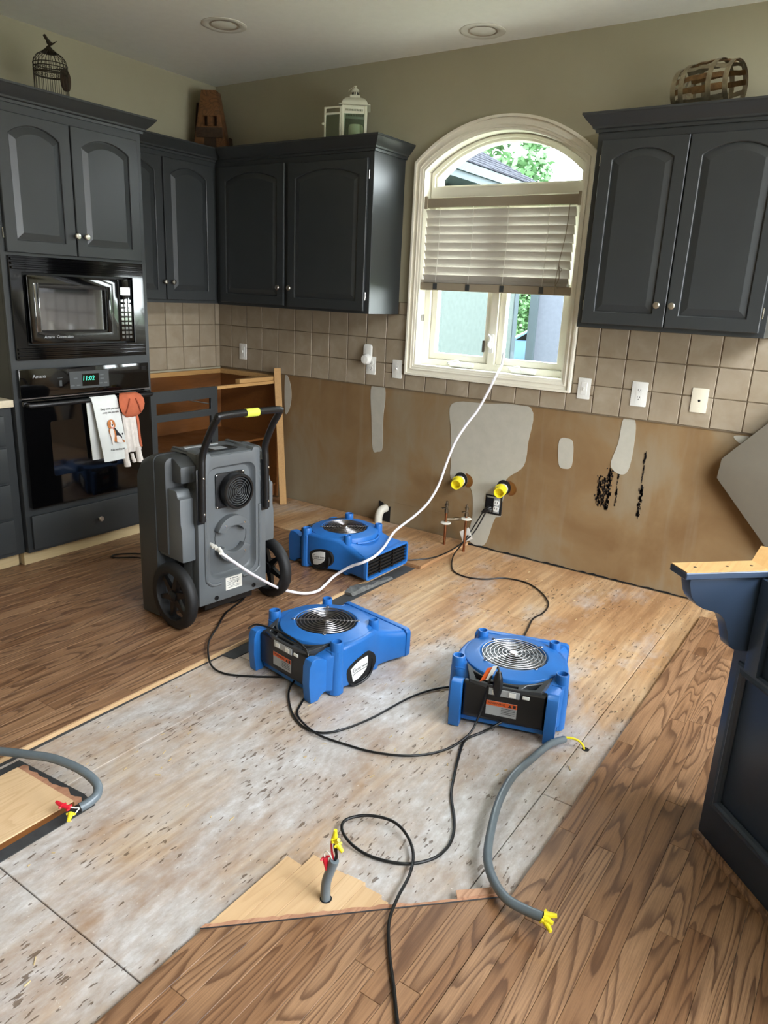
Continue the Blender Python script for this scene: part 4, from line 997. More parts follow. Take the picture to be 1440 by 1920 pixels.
# ================================================================== AIR MOVERS
def make_fan():
    t = thing('air_mover', 'x', 'air mover', (0, 0, 0))
    def sec(y, hw, h, r_=.03, z0=.018, n=4):
        o = []
        for cx, cz, a, rr in ((hw-r_, h-r_, 0, r_), (-hw+r_, h-r_, 90, r_), (-hw+.012, z0+.012, 180, .012), (hw-.012, z0+.012, 270, .012)):
            for i in range(n+1):
                q = radians(a+90*i/n); o.append((cx+rr*cos(q), y, cz+rr*sin(q)))
        return o
    b = MB(); b.loft([sec(-.19, .168, .150), sec(-.165, .184, .168), sec(-.132, .206, .190, .014), sec(-.06, .210, .1965, .014), sec(.0, .207, .197, .014), sec(.06, .196, .197, .014), sec(.11, .180, .193, .018), sec(.15, .172, .176), sec(.20, .176, .158), sec(.25, .186, .146), sec(.285, .193, .141)])
    b.build('housing', 'blue', t, angle=50)
    b = MB(); b.lathe([(.190, .135), (.1895, .192), (.187, .197), (.180, .1995), (.150, .2035), (.138, .208), (.130, .2085), (.124, .204), (.121, .199)], 64, cap=False); b.build('inlet_ring', 'blue', t)
    b = MB(); b.lathe([(.1205, .1985), (.06, .1975), (.001, .1975)], 32, cap=False); b.lathe([(.030, .1976), (.030, .202), (.001, .203)], 16); b.build('impeller', 'blackp', t)
    b = MB()
    for k in range(2, 9): b.ring(.0150*k, .0021, 40, 6, (0, 0, .2095+.004*(1-k/8)))
    for k in range(4):
        a = pi/2*k+pi/4; b.tube([(0, 0, .2125), (.128*cos(a), .128*sin(a), .2085)], .0019, 6); b.ring(.006, .0017, 12, 5, (.132*cos(a), .132*sin(a), .2105))
    b.lathe([(.02, .2115), (.016, .2155), (.001, .216)], 18); b.build('inlet_grille', 'grillm', t)
    # tubular corner posts
    for x_, y_, r_ in ((-.190, -.115, .025), (.190, -.115, .025), (-.142, .135, .0215), (.142, .135, .0215)):
        b = MB(); b.lathe([(r_*.95, .0), (r_*1.15, .006), (r_*1.12, .10), (r_, .2), (r_*.98, .219), (r_*.92, .222), (r_*.74, .222), (r_*.68, .216), (r_*.64, .196), (.001, .195)], 22, (x_, y_, 0))
        if y_ < 0: sgn = 1 if x_ > 0 else -1; b.loft([[(x_+sgn*.004, y_-.03, z), (x_+sgn*.024, y_-.012, z), (x_+sgn*.024, y_+.018, z), (x_-sgn*.02, y_+.04, z), (x_-sgn*.03, y_-.03, z)] for z in (.004, .02, .165, .185)])
        b.build('corner_post', 'blue', t, bevel=.0)
        b = None
    # front fins
    for s_ in (-1, 1):
        Mf = Matrix(((0, 0, 1, s_*.170), (1, 0, 0, 0), (0, 1, 0, 0), (0, 0, 0, 1)))
        b = MB(Mf); b.prism([(-.242, .002), (-.205, .002), (-.19, .02), (-.165, .03), (-.165, .16), (-.19, .172), (-.215, .180), (-.238, .176), (-.249, .15), (-.251, .08)], -.020, .020); b.build('front_fin', 'blue', t, bevel=.010, seg=3)
    b = MB(); b.box(-.15, .15, -.205, -.19, .014, .032); b.build('front_skirt', 'blue', t, bevel=.004)
    # black motor/control housing
    b = MB(); b.loft([[(-.148, -.185, z0), (.148, -.185, z0), (.148, -.185, z1), (-.148, -.185, z1)] if False else [(-hw, y, z0), (hw, y, z0), (hw, y, z1), (-hw, y, z1)] for y, hw, z0, z1 in ((-.187, .148, .03, .174), (-.21, .148, .034, .174), (-.222, .142, .05, .168))]); b.build('motor_housing', 'blackp', t, bevel=.004)
    arc = [(.197*sin(a), -.197*cos(a)) for a in [radians(-52+104*i/14) for i in range(15)]]
    pl = [(-.158, -.122)]+[p for p in arc if -.158 < p[0] < .158]+[(.158, -.122), (.128, -.212), (.05, -.224), (-.05, -.224), (-.128, -.212)]
    arc2 = [(x_, max(y_, -.197)) for x_, y_ in pl]
    TP = Matrix(((1, 0, 0, 0), (0, 1, 0, 0), (0, .20, 1, .2265), (0, 0, 0, 1)))    # top tray slopes to the front
    holes = [rect(-.055, .045, -.216, -.204), [(.06, -.212), (.105, -.205), (.125, -.165), (.075, -.190)], [(-.06, -.212), (-.105, -.205), (-.125, -.165), (-.075, -.190)]]
    b = MB(TP); b.prism(pl, -.02, .0, holes); b.prism([(p[0]*.97, p[1]*.99) for p in pl], -.03, -.02); tr = b.build('control_tray', 'tray', t, bevel=.0015, seg=1, angle=25)
    b = MB(); b.box(-.055, .055, -.2265, -.221, .146, .172); os_ = b.build('outlet_panel', 'silver', t, bevel=.001, seg=1)
    for u in (-.03, .03):
        b = MB(); b.box(u-.012, u+.012, -.229, -.2266, .150, .168); f = b.build('receptacle_face', 'white', os_, bevel=.001, seg=1)
    b = MB(); b.box(.065, .09, -.2255, -.2205, .150, .162); b.build('rocker_switch', 'white', t, bevel=.002)
    b = MB(); b.box(-.06, .05, -.2242, -.2225, .066, .122); lb = b.build('warning_label', 'silver', t)
    b = MB(); b.box(-.06, .05, -.2246, -.2243, .104, .122); ob_ = b.build('warning_band', 'orange', lb)
    MFt = Matrix(((1, 0, 0, 0), (0, 0, -1, -.2248), (0, 1, 0, 0), (0, 0, 0, 1)))
    text('lettering', 'WARNING', .0125, MFt @ Matrix.Translation((-.022, .113, 0)), 'ink', lb, depth=.0002)
    b = MB(MFt)
    b.prism([(.018, .107), (.032, .107), (.025, .119)], 0, .0003); b.prism([(.036, .107), (.046, .107), (.046, .119), (.036, .119)], 0, .0003)
    for k in range(4): b.prism(rect(-.005, .044, .098-k*.007, .0995-k*.007), 0.0003, .0006)
    b.build('warning_marks', 'ink', lb, flat=True)
    # badge in the side recess
    MS = Matrix(((0, 0, 1, 0), (1, 0, 0, 0), (0, 1, 0, 0), (0, 0, 0, 1)))
    b = MB(MS); b.prism(blob([(-.075, .09), (-.02, .122), (.055, .128), (.085, .09), (.07, .05), (.02, .026), (-.055, .02)], 5), .193, .2105); b.build('side_recess', 'dark', t)
    b = MB(MS); b.prism([(-.058, .088), (-.03, .105), (.0, .115), (.035, .119), (.036, .085), (.03, .066), (.01, .048), (-.015, .035), (-.043, .03)], .2107, .2135); bd = b.build('badge', 'white', t, bevel=.0015)
    text('lettering', 'CENTRI TRAIN', .0125, MS @ Matrix.Translation((-.006, .08, .2138)) @ Matrix.Rotation(radians(8), 4, 'Z'), 'ink', bd, depth=.0003, shear=.25)
    b = MB(MS); b.tube([(-.047, .075, .2138), (-.044, .086, .2138), (-.034, .088, .2138)], .0012, 5, 4); b.tube([(-.046, .058, .2138), (-.03, .066, .2138), (.03, .074, .2138)], .0012, 5, 4); b.build('badge_line', 'dgreyd', bd)
    b = MB(); b.tube([(.206, .06, .095), (.212, .062, .055), (.213, .04, .026), (.212, .005, .013), (.210, -.035, .014), (.205, -.052, .03)], .0058, 8, 5); b.build('carry_strap', 'cable', t)
    # outlet
    MO = Matrix(((1, 0, 0, 0), (0, 0, 1, 0), (0, 1, 0, 0), (0, 0, 0, 1)))
    b = MB(MO); b.prism(rrect(-.197, .197, .014, .145, .02), .284, .308, [rrect(-.186, .186, .025, .134, .014)]); b.build('outlet_rim', 'blue', t, bevel=.003)
    b = MB(MO); b.prism(rrect(-.185, .185, .026, .133, .013), .2855, .288); b.build('outlet_mouth', 'dark', t)
    b = MB(); 
    for k in range(5): b.box(-.185, .185, .289, .302, .040+k*.019, .0425+k*.019)
    for u in (-.06, .06): b.box(u-.002, u+.002, .289, .301, .027, .132)
    b.build('outlet_grille', 'blackp', t)
    # outlet crease and strengthening step on top
    b = MB(); b.tube([(.12*sin(a)*1.45, .205*cos(a), .172+.0) for a in [radians(-35+70*i/10) for i in range(11)]], .006, 8); b.build('top_step', 'blue', t)
    b = MB()
    for s_ in (-1, 1): b.tube([(s_*.155, .20, .150), (s_*.172, .27, .139)], .005, 8)
    b.build('top_rib', 'blue', t)
    return t
fanA = make_fan()
fans = [fanA, copy_tree(fanA), copy_tree(fanA)]
for o, lb, loc, rz in zip([fanA]+[x for x in bpy.data.objects if x.parent is None and x.name.startswith('air_mover.')],
        ('blue low-profile air mover in front of the dehumidifier, a cord over its black panel', 'blue low-profile air mover with a plugged-in outlet panel near the peninsula', 'blue low-profile air mover under the white hose by the copper pipes'),
        ((2.492, -1.815, .001), (3.228, -1.592, .001), (1.824, -.812, .021)), (radians(-9.5), radians(17), radians(-91))):
    o.location = loc; o.rotation_euler = (0, 0, rz); o['label'] = lb; o['group'] = 'blue air movers'
    WM[o.name] = Matrix.Translation(loc) @ Matrix.Rotation(rz, 4, 'Z')

# ================================================================== HOSES, CORDS, CONDUITS
hs = thing('drain_hose', 'long white drain hose looping from the dehumidifier up to the window sill', 'hose', (1.95, -1.3, .03))
HOSE = [(1.902, -1.842, .388), (1.924, -1.848, .374), (1.957, -1.80, .324), (1.957, -1.70, .243), (1.935, -1.57, .153), (1.925, -1.46, .082), (1.950, -1.375, .042), (1.985, -1.325, .031), (2.005, -1.265, .031), (1.995, -1.19, .04), (1.985, -1.10, .06), (2.06, -1.07, .12), (2.135, -1.06, .16), (2.165, -1.0, .184), (2.125, -.862, .184), (2.09, -.765, .190), (2.055, -.68, .192), (2.03, -.60, .198), (2.028, -.52, .215), (2.078, -.46, .274), (2.12, -.4, .344), (2.147, -.34, .441), (2.159, -.29, .556), (2.178, -.24, .679), (2.213, -.19, .779), (2.259, -.14, .873), (2.293, -.09, .981), (2.312, -.04, 1.075), (2.312, .02, 1.13), (2.300, .06, 1.20)]
b = MB(); b.tube(HOSE, .0075, 10, 5); b.build('tube', 'hose', hs, angle=80)
b = MB(); b.tube([(1.905, -1.843, .387), (1.93, -1.853, .377)], .0105, 12); b.build('hose_clamp', 'tape', hs)

def cord(name, label, pts, r=.0042, mat='cable', cat='cord', k=5):
    t = thing(name, label, cat, pts[0]); b = MB(); b.tube(pts, r, 8, k); b.build('cable', mat, t, angle=80); return t
c1 = cord('power_cord', 'black cord from the wall junction box curving behind the nearest air mover', [(2.303, -.036, .247), (2.272, -.05, .175), (2.238, -.07, .099), (2.244, -.175, .055), (2.262, -.30, .026), (2.31, -.41, .008), (2.378, -.5, .006), (2.472, -.527, .006), (2.568, -.487, .006), (2.641, -.402, .006), (2.761, -.382, .006), (2.873, -.447, .006), (2.972, -.568, .006), (3.002, -.699, .006), (2.991, -.807, .006), (3.016, -.927, .006), (3.048, -1.06, .006), (3.10, -1.2, .006)])
b = MB(); b.tube([(2.334, -.012, .272), (2.326, -.026, .265), (2.312, -.034, .255), (2.298, -.038, .238)], lambda t: .019-.010*t, 10, 3); b.build('plug', 'blackp', c1)
b = MB(); b.prism(rect(2.322, 2.352, .252, .30), .011, .019); b.build('plug_face', 'grillm', c1)
c2 = cord('power_cord', 'black cord running from the junction box under the rear air mover', [(2.322, -.036, .25), (2.288, -.052, .16), (2.257, -.075, .093), (2.235, -.19, .052), (2.215, -.30, .03), (2.19, -.43, .026), (2.124, -.537, .026), (2.06, -.60, .027)])
b = MB(); b.tube([(2.346, -.018, .262), (2.332, -.03, .262), (2.318, -.038, .246)], lambda t: .016-.008*t, 10, 3); b.build('plug', 'blackp', c2)
b = MB(); b.loft([[(2.222+u*.030+v*.016, -.082-.0025*w_, .086+u*.020-v*.034) for u, v in ((-1, -1), (1, -1), (1, 1), (-1, 1))] for w_ in (0, 1)]); b.build('paper_tag', 'tape', c1)
cord('power_cord', 'black cord from the middle air mover across to the one near the peninsula', [(2.500, -2.0, .03), (2.515, -2.06, .02), (2.552, -2.111, .006), (2.644, -2.189, .006), (2.729, -2.224, .006), (2.799, -2.211, .008), (2.849, -2.153, .014), (2.88, -2.015, .006), (2.906, -1.838, .006), (2.938, -1.731, .006), (2.988, -1.649, .006), (3.05, -1.60, .006)])
c3 = cord('power_cord', 'black cord over the middle air mover control panel, plugged into the next one', [(2.262, -2.03, .180), (2.285, -2.005, .196), (2.369, -2.0, .200), (2.471, -2.008, .198), (2.561, -2.035, .194), (2.592, -2.045, .17), (2.604, -2.055, .115), (2.604, -2.065, .055), (2.597, -2.06, .016), (2.61, -2.104, .006), (2.645, -2.17, .006), (2.726, -2.22, .015), (2.805, -2.234, .012), (2.897, -2.215, .006), (3.003, -2.191, .006), (3.115, -2.13, .006), (3.19, -2.03, .006), (3.222, -1.92, .02), (3.230, -1.865, .07), (3.234, -1.835, .13), (3.236, -1.815, .19), (3.243, -1.80, .235), (3.255, -1.795, .245), (3.264, -1.80, .23)])
b = MB(); b.tube([(3.264, -1.803, .235), (3.266, -1.806, .205), (3.270, -1.812, .165), (3.274, -1.817, .145)], lambda t: .009+.009*math.sin(pi*min(1, t*1.05)), 10, 3); b.build('plug', 'blackp', c3)
b = MB(); b.loft([[(3.228+u*.007+v*.012, -1.822+u*.012-.002*w_, .222+v*.030) for u, v in ((-1, -1), (1, -1), (1, 1), (-1, 1))] for w_ in (0, 1)]); b.build('orange_tag', 'orange', c3)
b = MB(); b.loft([[(3.241+u*.006+v*.012, -1.812+u*.006-.002*w_, .226+v*.032) for u, v in ((-1, -1), (1, -1), (1, 1), (-1, 1))] for w_ in (0, 1)]); b.build('white_tag', 'tape', c3)
cord('power_cord', 'black cord looping across the floor from the air mover near the peninsula toward the viewer', [(3.290, -1.80, .04), (3.275, -1.83, .03), (3.243, -1.86, .008), (3.219, -1.934, .006), (3.249, -2.037, .006), (3.287, -2.135, .006), (3.325, -2.223, .006), (3.387, -2.315, .006), (3.418, -2.377, .006), (3.43, -2.435, .006), (3.418, -2.498, .006), (3.369, -2.558, .0065), (3.286, -2.593, .008), (3.214, -2.595, .014), (3.159, -2.571, .022), (3.148, -2.533, .026), (3.19, -2.486, .03), (3.259, -2.462, .03), (3.319, -2.476, .022), (3.373, -2.525, .018), (3.409, -2.602, .024), (3.43, -2.694, .03), (3.455, -2.769, .03), (3.505, -2.84, .025), (3.559, -2.904, .025), (3.626, -2.985, .024), (3.72, -3.08, .024)], .0045)
cord('power_cord', 'black cord from under the dehumidifier curving over the hardwood edge', [(1.70, -1.40, .06), (1.735, -1.466, .045), (1.788, -1.584, .026), (1.834, -1.735, .025), (1.924, -1.879, .03), (2.011, -2.011, .034), (2.101, -2.097, .028), (2.163, -2.13, .012), (2.235, -2.125, .006), (2.321, -2.078, .006), (2.40, -2.02, .006), (2.46, -1.99, .02)])
cord('power_cord', 'short black cord loop on the hardwood left of the dehumidifier', [(1.10, -1.38, .024), (.95, -1.44, .024), (.876, -1.495, .024), (.825, -1.539, .024), (.796, -1.590, .024), (.81, -1.617, .024), (.854, -1.607, .026), (.939, -1.544, .03), (1.15, -1.46, .024)], .004)
cord('power_cord', 'black cord between the dehumidifier and the rear air mover', [(1.40, -1.12, .024), (1.46, -1.08, .024), (1.53, -1.022, .024), (1.58, -.985, .026), (1.63, -.95, .03)], .004)
cord('power_cord', 'thin black cord hanging below the dehumidifier axle', [(1.66, -1.72, .10), (1.72, -1.70, .05), (1.78, -1.635, .028), (1.74, -1.52, .028), (1.70, -1.44, .05)], .0035)

def nut(parent, p, d, mat, L=.026, r=.0085):
    d = Vector(d).normalized(); q = Vector(p)
    b = MB(); b.tube([q, q+d*L*.35, q+d*L*.4, q+d*L], lambda t: r if t < .3 else (r*.78 if t < .99 else r*.55), 10)
    s_ = d.cross(Vector((0, 0, 1)));
    if s_.length < .1: s_ = Vector((1, 0, 0))
    s_.normalize()
    for sg in (-1, 1): b.tube([q+s_*sg*r*.7, q+s_*sg*r*1.5+d*L*.1], r*.35, 6)
    return b.build('wire_nut', mat, parent)
def conduit(name, label, pts, r):
    t = thing(name, label, 'conduit', pts[0]); b = MB(); b.tube(pts, r, 14, 9, wave=.022); b.build('conduit_tube', 'conduit', t, angle=70); return t
k1 = conduit('flexible_conduit', 'grey flexible conduit with red wire nuts arching over the raw board at left', [(1.95, -3.04, .030), (2.053, -3.004, .042), (2.099, -2.976, .05), (2.199, -2.945, .065), (2.296, -2.915, .075), (2.406, -2.898, .075), (2.486, -2.899, .065), (2.518, -2.919, .052), (2.522, -2.95, .044), (2.517, -2.976, .04)], .0135)
e = Vector((2.517, -2.976, .04))
for pth, mt in (([e, e+Vector((-.004, -.014, .006)), e+Vector((-.018, -.022, .008))], 'tape'), ([e, e+Vector((.004, -.015, -.004)), e+Vector((.006, -.026, -.008))], 'tape')):
    b = MB(); b.tube(pth, .002, 6, 4); b.build('wire', mt, k1)
nut(k1, e+Vector((-.012, -.024, .008)), (-1, -.5, .25), 'red'); nut(k1, e+Vector((-.03, -.034, .012)), (-1, -.15, .2), 'red'); nut(k1, e+Vector((.002, -.03, .0)), (.6, -.75, -.2), 'yellow')
k2 = conduit('flexible_conduit', 'grey flexible conduit with yellow wire nuts curving over the bare subfloor', [(3.509, -1.743, .03), (3.484, -1.822, .04), (3.468, -1.945, .04), (3.461, -2.076, .045), (3.481, -2.214, .048), (3.521, -2.35, .05), (3.561, -2.449, .05), (3.608, -2.509, .05), (3.664, -2.55, .055), (3.719, -2.559, .06), (3.768, -2.564, .07)], .0125)
b = MB(); b.tube([(3.500, -1.76, .032), (3.515, -1.736, .035), (3.545, -1.722, .032), (3.566, -1.714, .016), (3.575, -1.712, -.006)], .0042, 8, 5); b.build('yellow_cable', 'yellow', k2)
b = MB(); b.lathe([(.013, .0004), (.013, .0012), (.001, .0012)], 14, (3.578, -1.711, 0)); b.build('floor_hole', 'dark', k2)
nut(k2, (3.768, -2.562, .078), (.9, .3, .15), 'yellow', .03, .0095); nut(k2, (3.772, -2.568, .068), (.75, -.55, -.2), 'yellow', .03, .0095); nut(k2, (3.770, -2.568, .074), (.9, -.1, -.05), 'yellow', .024, .0095)
k3 = conduit('conduit_stub', 'short grey conduit stub standing up from the unfinished boards with wire nuts', [(3.279, -2.794, .010), (3.277, -2.794, .04), (3.279, -2.793, .075), (3.288, -2.789, .112), (3.296, -2.786, .142)], .0125)
b = MB(); b.lathe([(.0155, .0192), (.0155, .0198), (.001, .0198)], 16, (3.279, -2.794, 0)); b.build('floor_hole', 'dark', k3)
for pth, mt, r in (([(3.294, -2.786, .14), (3.286, -2.785, .165), (3.284, -2.784, .19), (3.291, -2.783, .205)], 'red', .0028), ([(3.297, -2.786, .14), (3.300, -2.785, .16), (3.293, -2.784, .18), (3.295, -2.783, .20)], 'cable', .0028), ([(3.297, -2.786, .14), (3.304, -2.786, .155), (3.300, -2.784, .172), (3.303, -2.783, .19)], 'cable', .0028), ([(3.292, -2.788, .14), (3.285, -2.79, .155), (3.274, -2.79, .160), (3.267, -2.791, .15), (3.272, -2.793, .138)], 'tape', .0018)):
    b = MB(); b.tube(pth, r, 7, 5); b.build('wire', mt, k3)
nut(k3, (3.2915, -2.783, .203), (.12, 0, 1), 'yellow', .026, .008); nut(k3, (3.296, -2.783, .197), (.5, -.2, .5), 'yellow', .02, .008); nut(k3, (3.302, -2.783, .190), (.6, -.1, -.35), 'yellow', .022, .008); nut(k3, (3.271, -2.793, .142), (.32, -.1, -.85), 'red', .032, .0085)

# raw board and felt scrap at the left edge
tag((lambda b: (b.prism([(2.115, -4.3), (2.503, -4.3), (2.497, -2.915), (2.43, -2.905), (2.122, -2.93)], .0002, .003), b.build('felt_scrap', 'felt'))[1])(MB()), 'black felt paper scrap lying under the raw board at the left', 'scrap')
rb = thing('raw_board', 'raw plywood board with a split end lying on black felt paper', 'board', (2.3, -3.5, .004))
b = MB(); b.prism([(2.176, -4.2), (2.455, -4.2), (2.456, -2.957), (2.18, -2.968)], .0035, .0235); b.build('board', 'rawoak', rb, bevel=.001, seg=1)
n = 16; e0 = [(2.456-(2.456-2.18)*i/n, -2.957-.011*i/n) for i in range(n+1)]
b = MB(); b.prism(e0+[(x, y+random.uniform(.012, .03)) for x, y in reversed(e0)], .0036, .021); b.build('split_end', 'rawedge', rb, flat=True)
b = MB(); b.box(2.4565, 2.4585, -4.2, -2.957, .0035, .020); b.build('board_edge', 'inside', rb)

# ================================================================== DECORATION ABOVE THE CABINETS
# bird cage
BX, BY, BZ = .40, -1.505, 2.337
cg = thing('birdcage', 'dark wire birdcage topped by a small bird on the oven cabinet', 'birdcage', (BX, BY, BZ))
b = MB(); R0 = .098
for k in range(24):
    a = 2*pi*k/24; c_, s_ = cos(a), sin(a)
    pts = [(BX+R0*c_, BY+R0*s_, BZ+.004), (BX+R0*c_, BY+R0*s_, BZ+.245)]
    for q in (20, 40, 58, 72): pts.append((BX+R0*cos(radians(q))*c_, BY+R0*cos(radians(q))*s_, BZ+.245+.078*sin(radians(q))))
    b.tube(pts, .0017, 5)
tag(b.build('cage_wires', 'iron', cg), kind='stuff')
b = MB(); b.lathe([(R0+.004, 0), (R0+.004, .012), (.001, .012)], 28, (BX, BY, BZ)); b.build('cage_base', 'iron', cg)
for z, hh in ((.185, .010), (.222, .005), (.243, .005)):
    b = MB(); b.lathe([(R0+.003, z), (R0+.003, z+hh), (R0-.001, z+hh), (R0-.001, z), (R0+.003, z)], 32, (BX, BY, BZ), cap=False); b.build('hoop', 'iron', cg)
b = MB()
for k in range(20):
    a = 2*pi*k/20; b.ring(.0085, .0018, 10, 5); 
    n0 = len(b.v)-50
    Mr = Matrix.Translation((BX+(R0+.001)*cos(a), BY+(R0+.001)*sin(a), BZ+.208)) @ Matrix.Rotation(a, 4, 'Z') @ Matrix.Rotation(pi/2, 4, 'Y')
    for i in range(n0, len(b.v)): b.v[i] = Mr @ b.v[i]
tag(b.build('ring_frieze', 'iron', cg), kind='stuff')
b = MB(); b.lathe([(.046, .312), (.040, .322), (.022, .336), (.014, .346), (.010, .352), (.001, .354)], 20, (BX, BY, BZ)); b.build('cage_cap', 'iron', cg)
b = MB(); ax = Vector((cos(radians(35)), sin(radians(35)), 0))
def bird(t, u, r): return [tuple(Vector((BX, BY, BZ))+ax*u+Vector((0, 0, t))+Vector((-ax.y, ax.x, 0))*r*cos(2*pi*i/10)+(Vector((0, 0, 1))*.8+ax*.4)*r*sin(2*pi*i/10)) for i in range(10)]
b.loft([bird(.412, -.030, .002), bird(.410, -.022, .011), bird(.402, -.016, .0135), bird(.392, -.010, .012), bird(.376, -.002, .0175), bird(.364, .010, .016), bird(.364, .024, .008), bird(.374, .040, .005), bird(.380, .050, .003)]); b.tube([Vector((BX, BY, BZ+.35)), Vector((BX, BY, BZ+.366))], .004, 6)
b.build('bird_finial', 'iron', cg)
b = MB(); 
for i in range(1): pass
pl = blob([(0, .06), (.035, .045), (.045, .0), (.03, -.05), (0, -.065), (-.03, -.05), (-.045, 0), (-.035, .045)], 4)
b.M = Matrix.Translation((BX+.055, BY+.055, BZ+.165)) @ Matrix.Rotation(radians(20), 4, 'Z') @ Matrix(((0, 0, 1, 0), (1, 0, 0, 0), (0, 1, 0, 0), (0, 0, 0, 1)))
b.prism(pl, 0, .014); b.build('hanging_leaf', 'barnd', cg, bevel=.004); cg.scale = (.82, .82, .79)

# wooden tapered ornament in the corner
wo = thing('wooden_tower', 'reclaimed wood tapered tower ornament with a dark square opening in the corner', 'ornament', (.20, -.22, 2.34))
Mw = Matrix.Translation((.185, -.215, 2.3375)) @ Matrix.Rotation(radians(28), 4, 'Z') @ frame_y(0)
b = MB(Mw); b.prism([(-.118, 0), (.118, 0), (.046, .375), (-.052, .375)], -.05, .05, [rect(-.045, .05, .165, .225), [(-.05, .0005), (.05, .0005), (.048, .09), (-.048, .09)]][:1]); b.build('body', 'barn', wo, bevel=.003)
b = MB(Mw); b.prism(rect(-.05, .055, .16, .23), -.045, .01); b.build('opening', 'barnd', wo)
b = MB(Mw); b.prism(rect(-.012, .022, .165, .225), .01, .052); b.build('mullion', 'barn', wo)
b = MB(Mw); b.prism(rect(-.088, .088, .095, .155), .05, .060); b.build('cross_band', 'barnd', wo, bevel=.002)
b = MB(Mw); b.prism(rect(-.035, .045, .0, .095), .0501, .056); b.build('lower_door', 'barnd', wo, bevel=.002)
b = MB(Mw); b.prism([(.125, 0), (.137, 0), (.132, .10), (.122, .10)], -.02, .03); b.build('side_post', 'barnd', wo)
wd = thing('wooden_obelisk', 'dark tapered wood ornament standing behind the corner tower ornament', 'ornament', (.10, -.16, 2.34))
b = MB(Matrix.Translation((.074, -.186, 2.3375)) @ Matrix.Rotation(radians(28), 4, 'Z') @ frame_y(0)); b.prism([(-.072, 0), (.072, 0), (.040, .325), (-.040, .325)], -.015, .015); b.build('panel', 'barnd', wd, bevel=.003)
b = MB(Matrix.Translation((.074, -.186, 2.3375)) @ Matrix.Rotation(radians(28), 4, 'Z') @ frame_y(0)); b.prism(rect(-.05, .05, .09, .13), .0152, .024); b.build('cross_band', 'barn', wd, bevel=.002)

# lantern with a candle
LX, LY, LZ = 1.325, -.17, 2.337
ln = thing('lantern', 'white metal lantern with its glass door open on the wall cabinet', 'lantern', (LX, LY, LZ))
b = MB(); b.box(LX-.085, LX+.085, LY-.085, LY+.085, LZ, LZ+.016); b.build('base', 'lantern', ln, bevel=.003)
for sx_ in (-1, 1):
    for sy_ in (-1, 1):
        b = MB(); b.box(LX+sx_*.074-.008, LX+sx_*.074+.008, LY+sy_*.074-.008, LY+sy_*.074+.008, LZ+.016, LZ+.265); b.build('post', 'lantern', ln, bevel=.002, seg=1)
for Mx in (frame_y(LY-.076), Matrix(((1, 0, 0, 0), (0, 0, 1, LY+.076), (0, 1, 0, 0), (0, 0, 0, 1)))):
    b = MB(Mx); hl = [rect(LX-.058+i*.0106, LX-.058+i*.0106+.006, LZ+.222, LZ+.238) for i in range(11)]
    b.prism(rect(LX-.066, LX+.066, LZ+.205, LZ+.262), -.003, .003, hl); b.build('frieze', 'lantern', ln)
    b = MB(Mx); b.prism(rect(LX-.066, LX+.066, LZ+.017, LZ+.206), -.001, .001); b.build('pane', 'glass2', ln)
b = MB(); b.box(LX+.073, LX+.079, LY-.066, LY+.066, LZ+.205, LZ+.262); b.build('frieze', 'lantern', ln)
b = MB(); b.box(LX+.075, LX+.077, LY-.066, LY+.066, LZ+.017, LZ+.206); b.build('pane', 'glass2', ln)
b = MB(); b.box(LX-.103, LX+.103, LY-.103, LY+.103, LZ+.263, LZ+.270)
def sq(h, z): return [(LX-h, LY-h, LZ+z), (LX+h, LY-h, LZ+z), (LX+h, LY+h, LZ+z), (LX-h, LY+h, LZ+z)]
b.loft([sq(.084, .270), sq(.084, .284), sq(.076, .302), sq(.06, .320), sq(.044, .328), sq(.034, .331)]); b.box(LX-.034, LX+.034, LY-.034, LY+.034, LZ+.331, LZ+.349); b.build('roof', 'lantern', ln, bevel=.002, seg=1)
b = MB(); b.lathe([(.018, .349), (.018, .378), (.026, .380), (.024, .392), (.014, .402), (.006, .408), (.006, .416), (.001, .418)], 18, (LX, LY, LZ)); b.build('chimney', 'lantern', ln)
b = MB()
for k in range(8):
    a = 2*pi*k/8; b.box(LX+.0185*cos(a)-.003, LX+.0185*cos(a)+.003, LY+.0185*sin(a)-.003, LY+.0185*sin(a)+.003, LZ+.356, LZ+.374)
b.build('vent_holes', 'dark', ln)
b = MB(); b.tube([(LX+.006, LY-.006, LZ+.418), (LX-.01, LY-.006, LZ+.413), (LX-.035, LY-.008, LZ+.392), (LX-.045, LY-.01, LZ+.378)], .0016, 6, 4); b.ring(.008, .0016, 12, 5, (LX, LY, LZ+.420)); b.build('hanging_loop', 'lantern', ln)
Md = Matrix.Translation((LX-.084, LY-.078, LZ)) @ Matrix.Rotation(radians(152), 4, 'Z') @ frame_y(0)
b = MB(Md); b.prism(rect(0, .13, .018, .255), -.004, .004, [rect(.012, .118, .03, .198), rect(.012, .118, .212, .243)]); ld = b.build('door', 'lantern', ln, bevel=.001, seg=1)
b = MB(Md); b.prism(rect(.011, .119, .029, .199), -.001, .001); b.build('pane', 'glass2', ld)
b = MB(Md @ Matrix.Translation((.138, .135, 0))); b.lathe([(.001, -.011), (.009, -.008), (.011, 0), (.009, .008), (.001, .011)], 12); b.build('door_knob', 'lantern', ld); ln.scale = (.88, .88, .73); ln.rotation_euler = (0, 0, radians(35))
cn = MB(); cn.lathe([(.046, .0165), (.048, .02), (.048, .088), (.044, .096), (.038, .093), (.001, .086)], 28, (LX+.012, LY, LZ)); cn.tube([(LX+.012, LY, LZ+.084), (LX+.013, LY, LZ+.098)], .0013, 5)
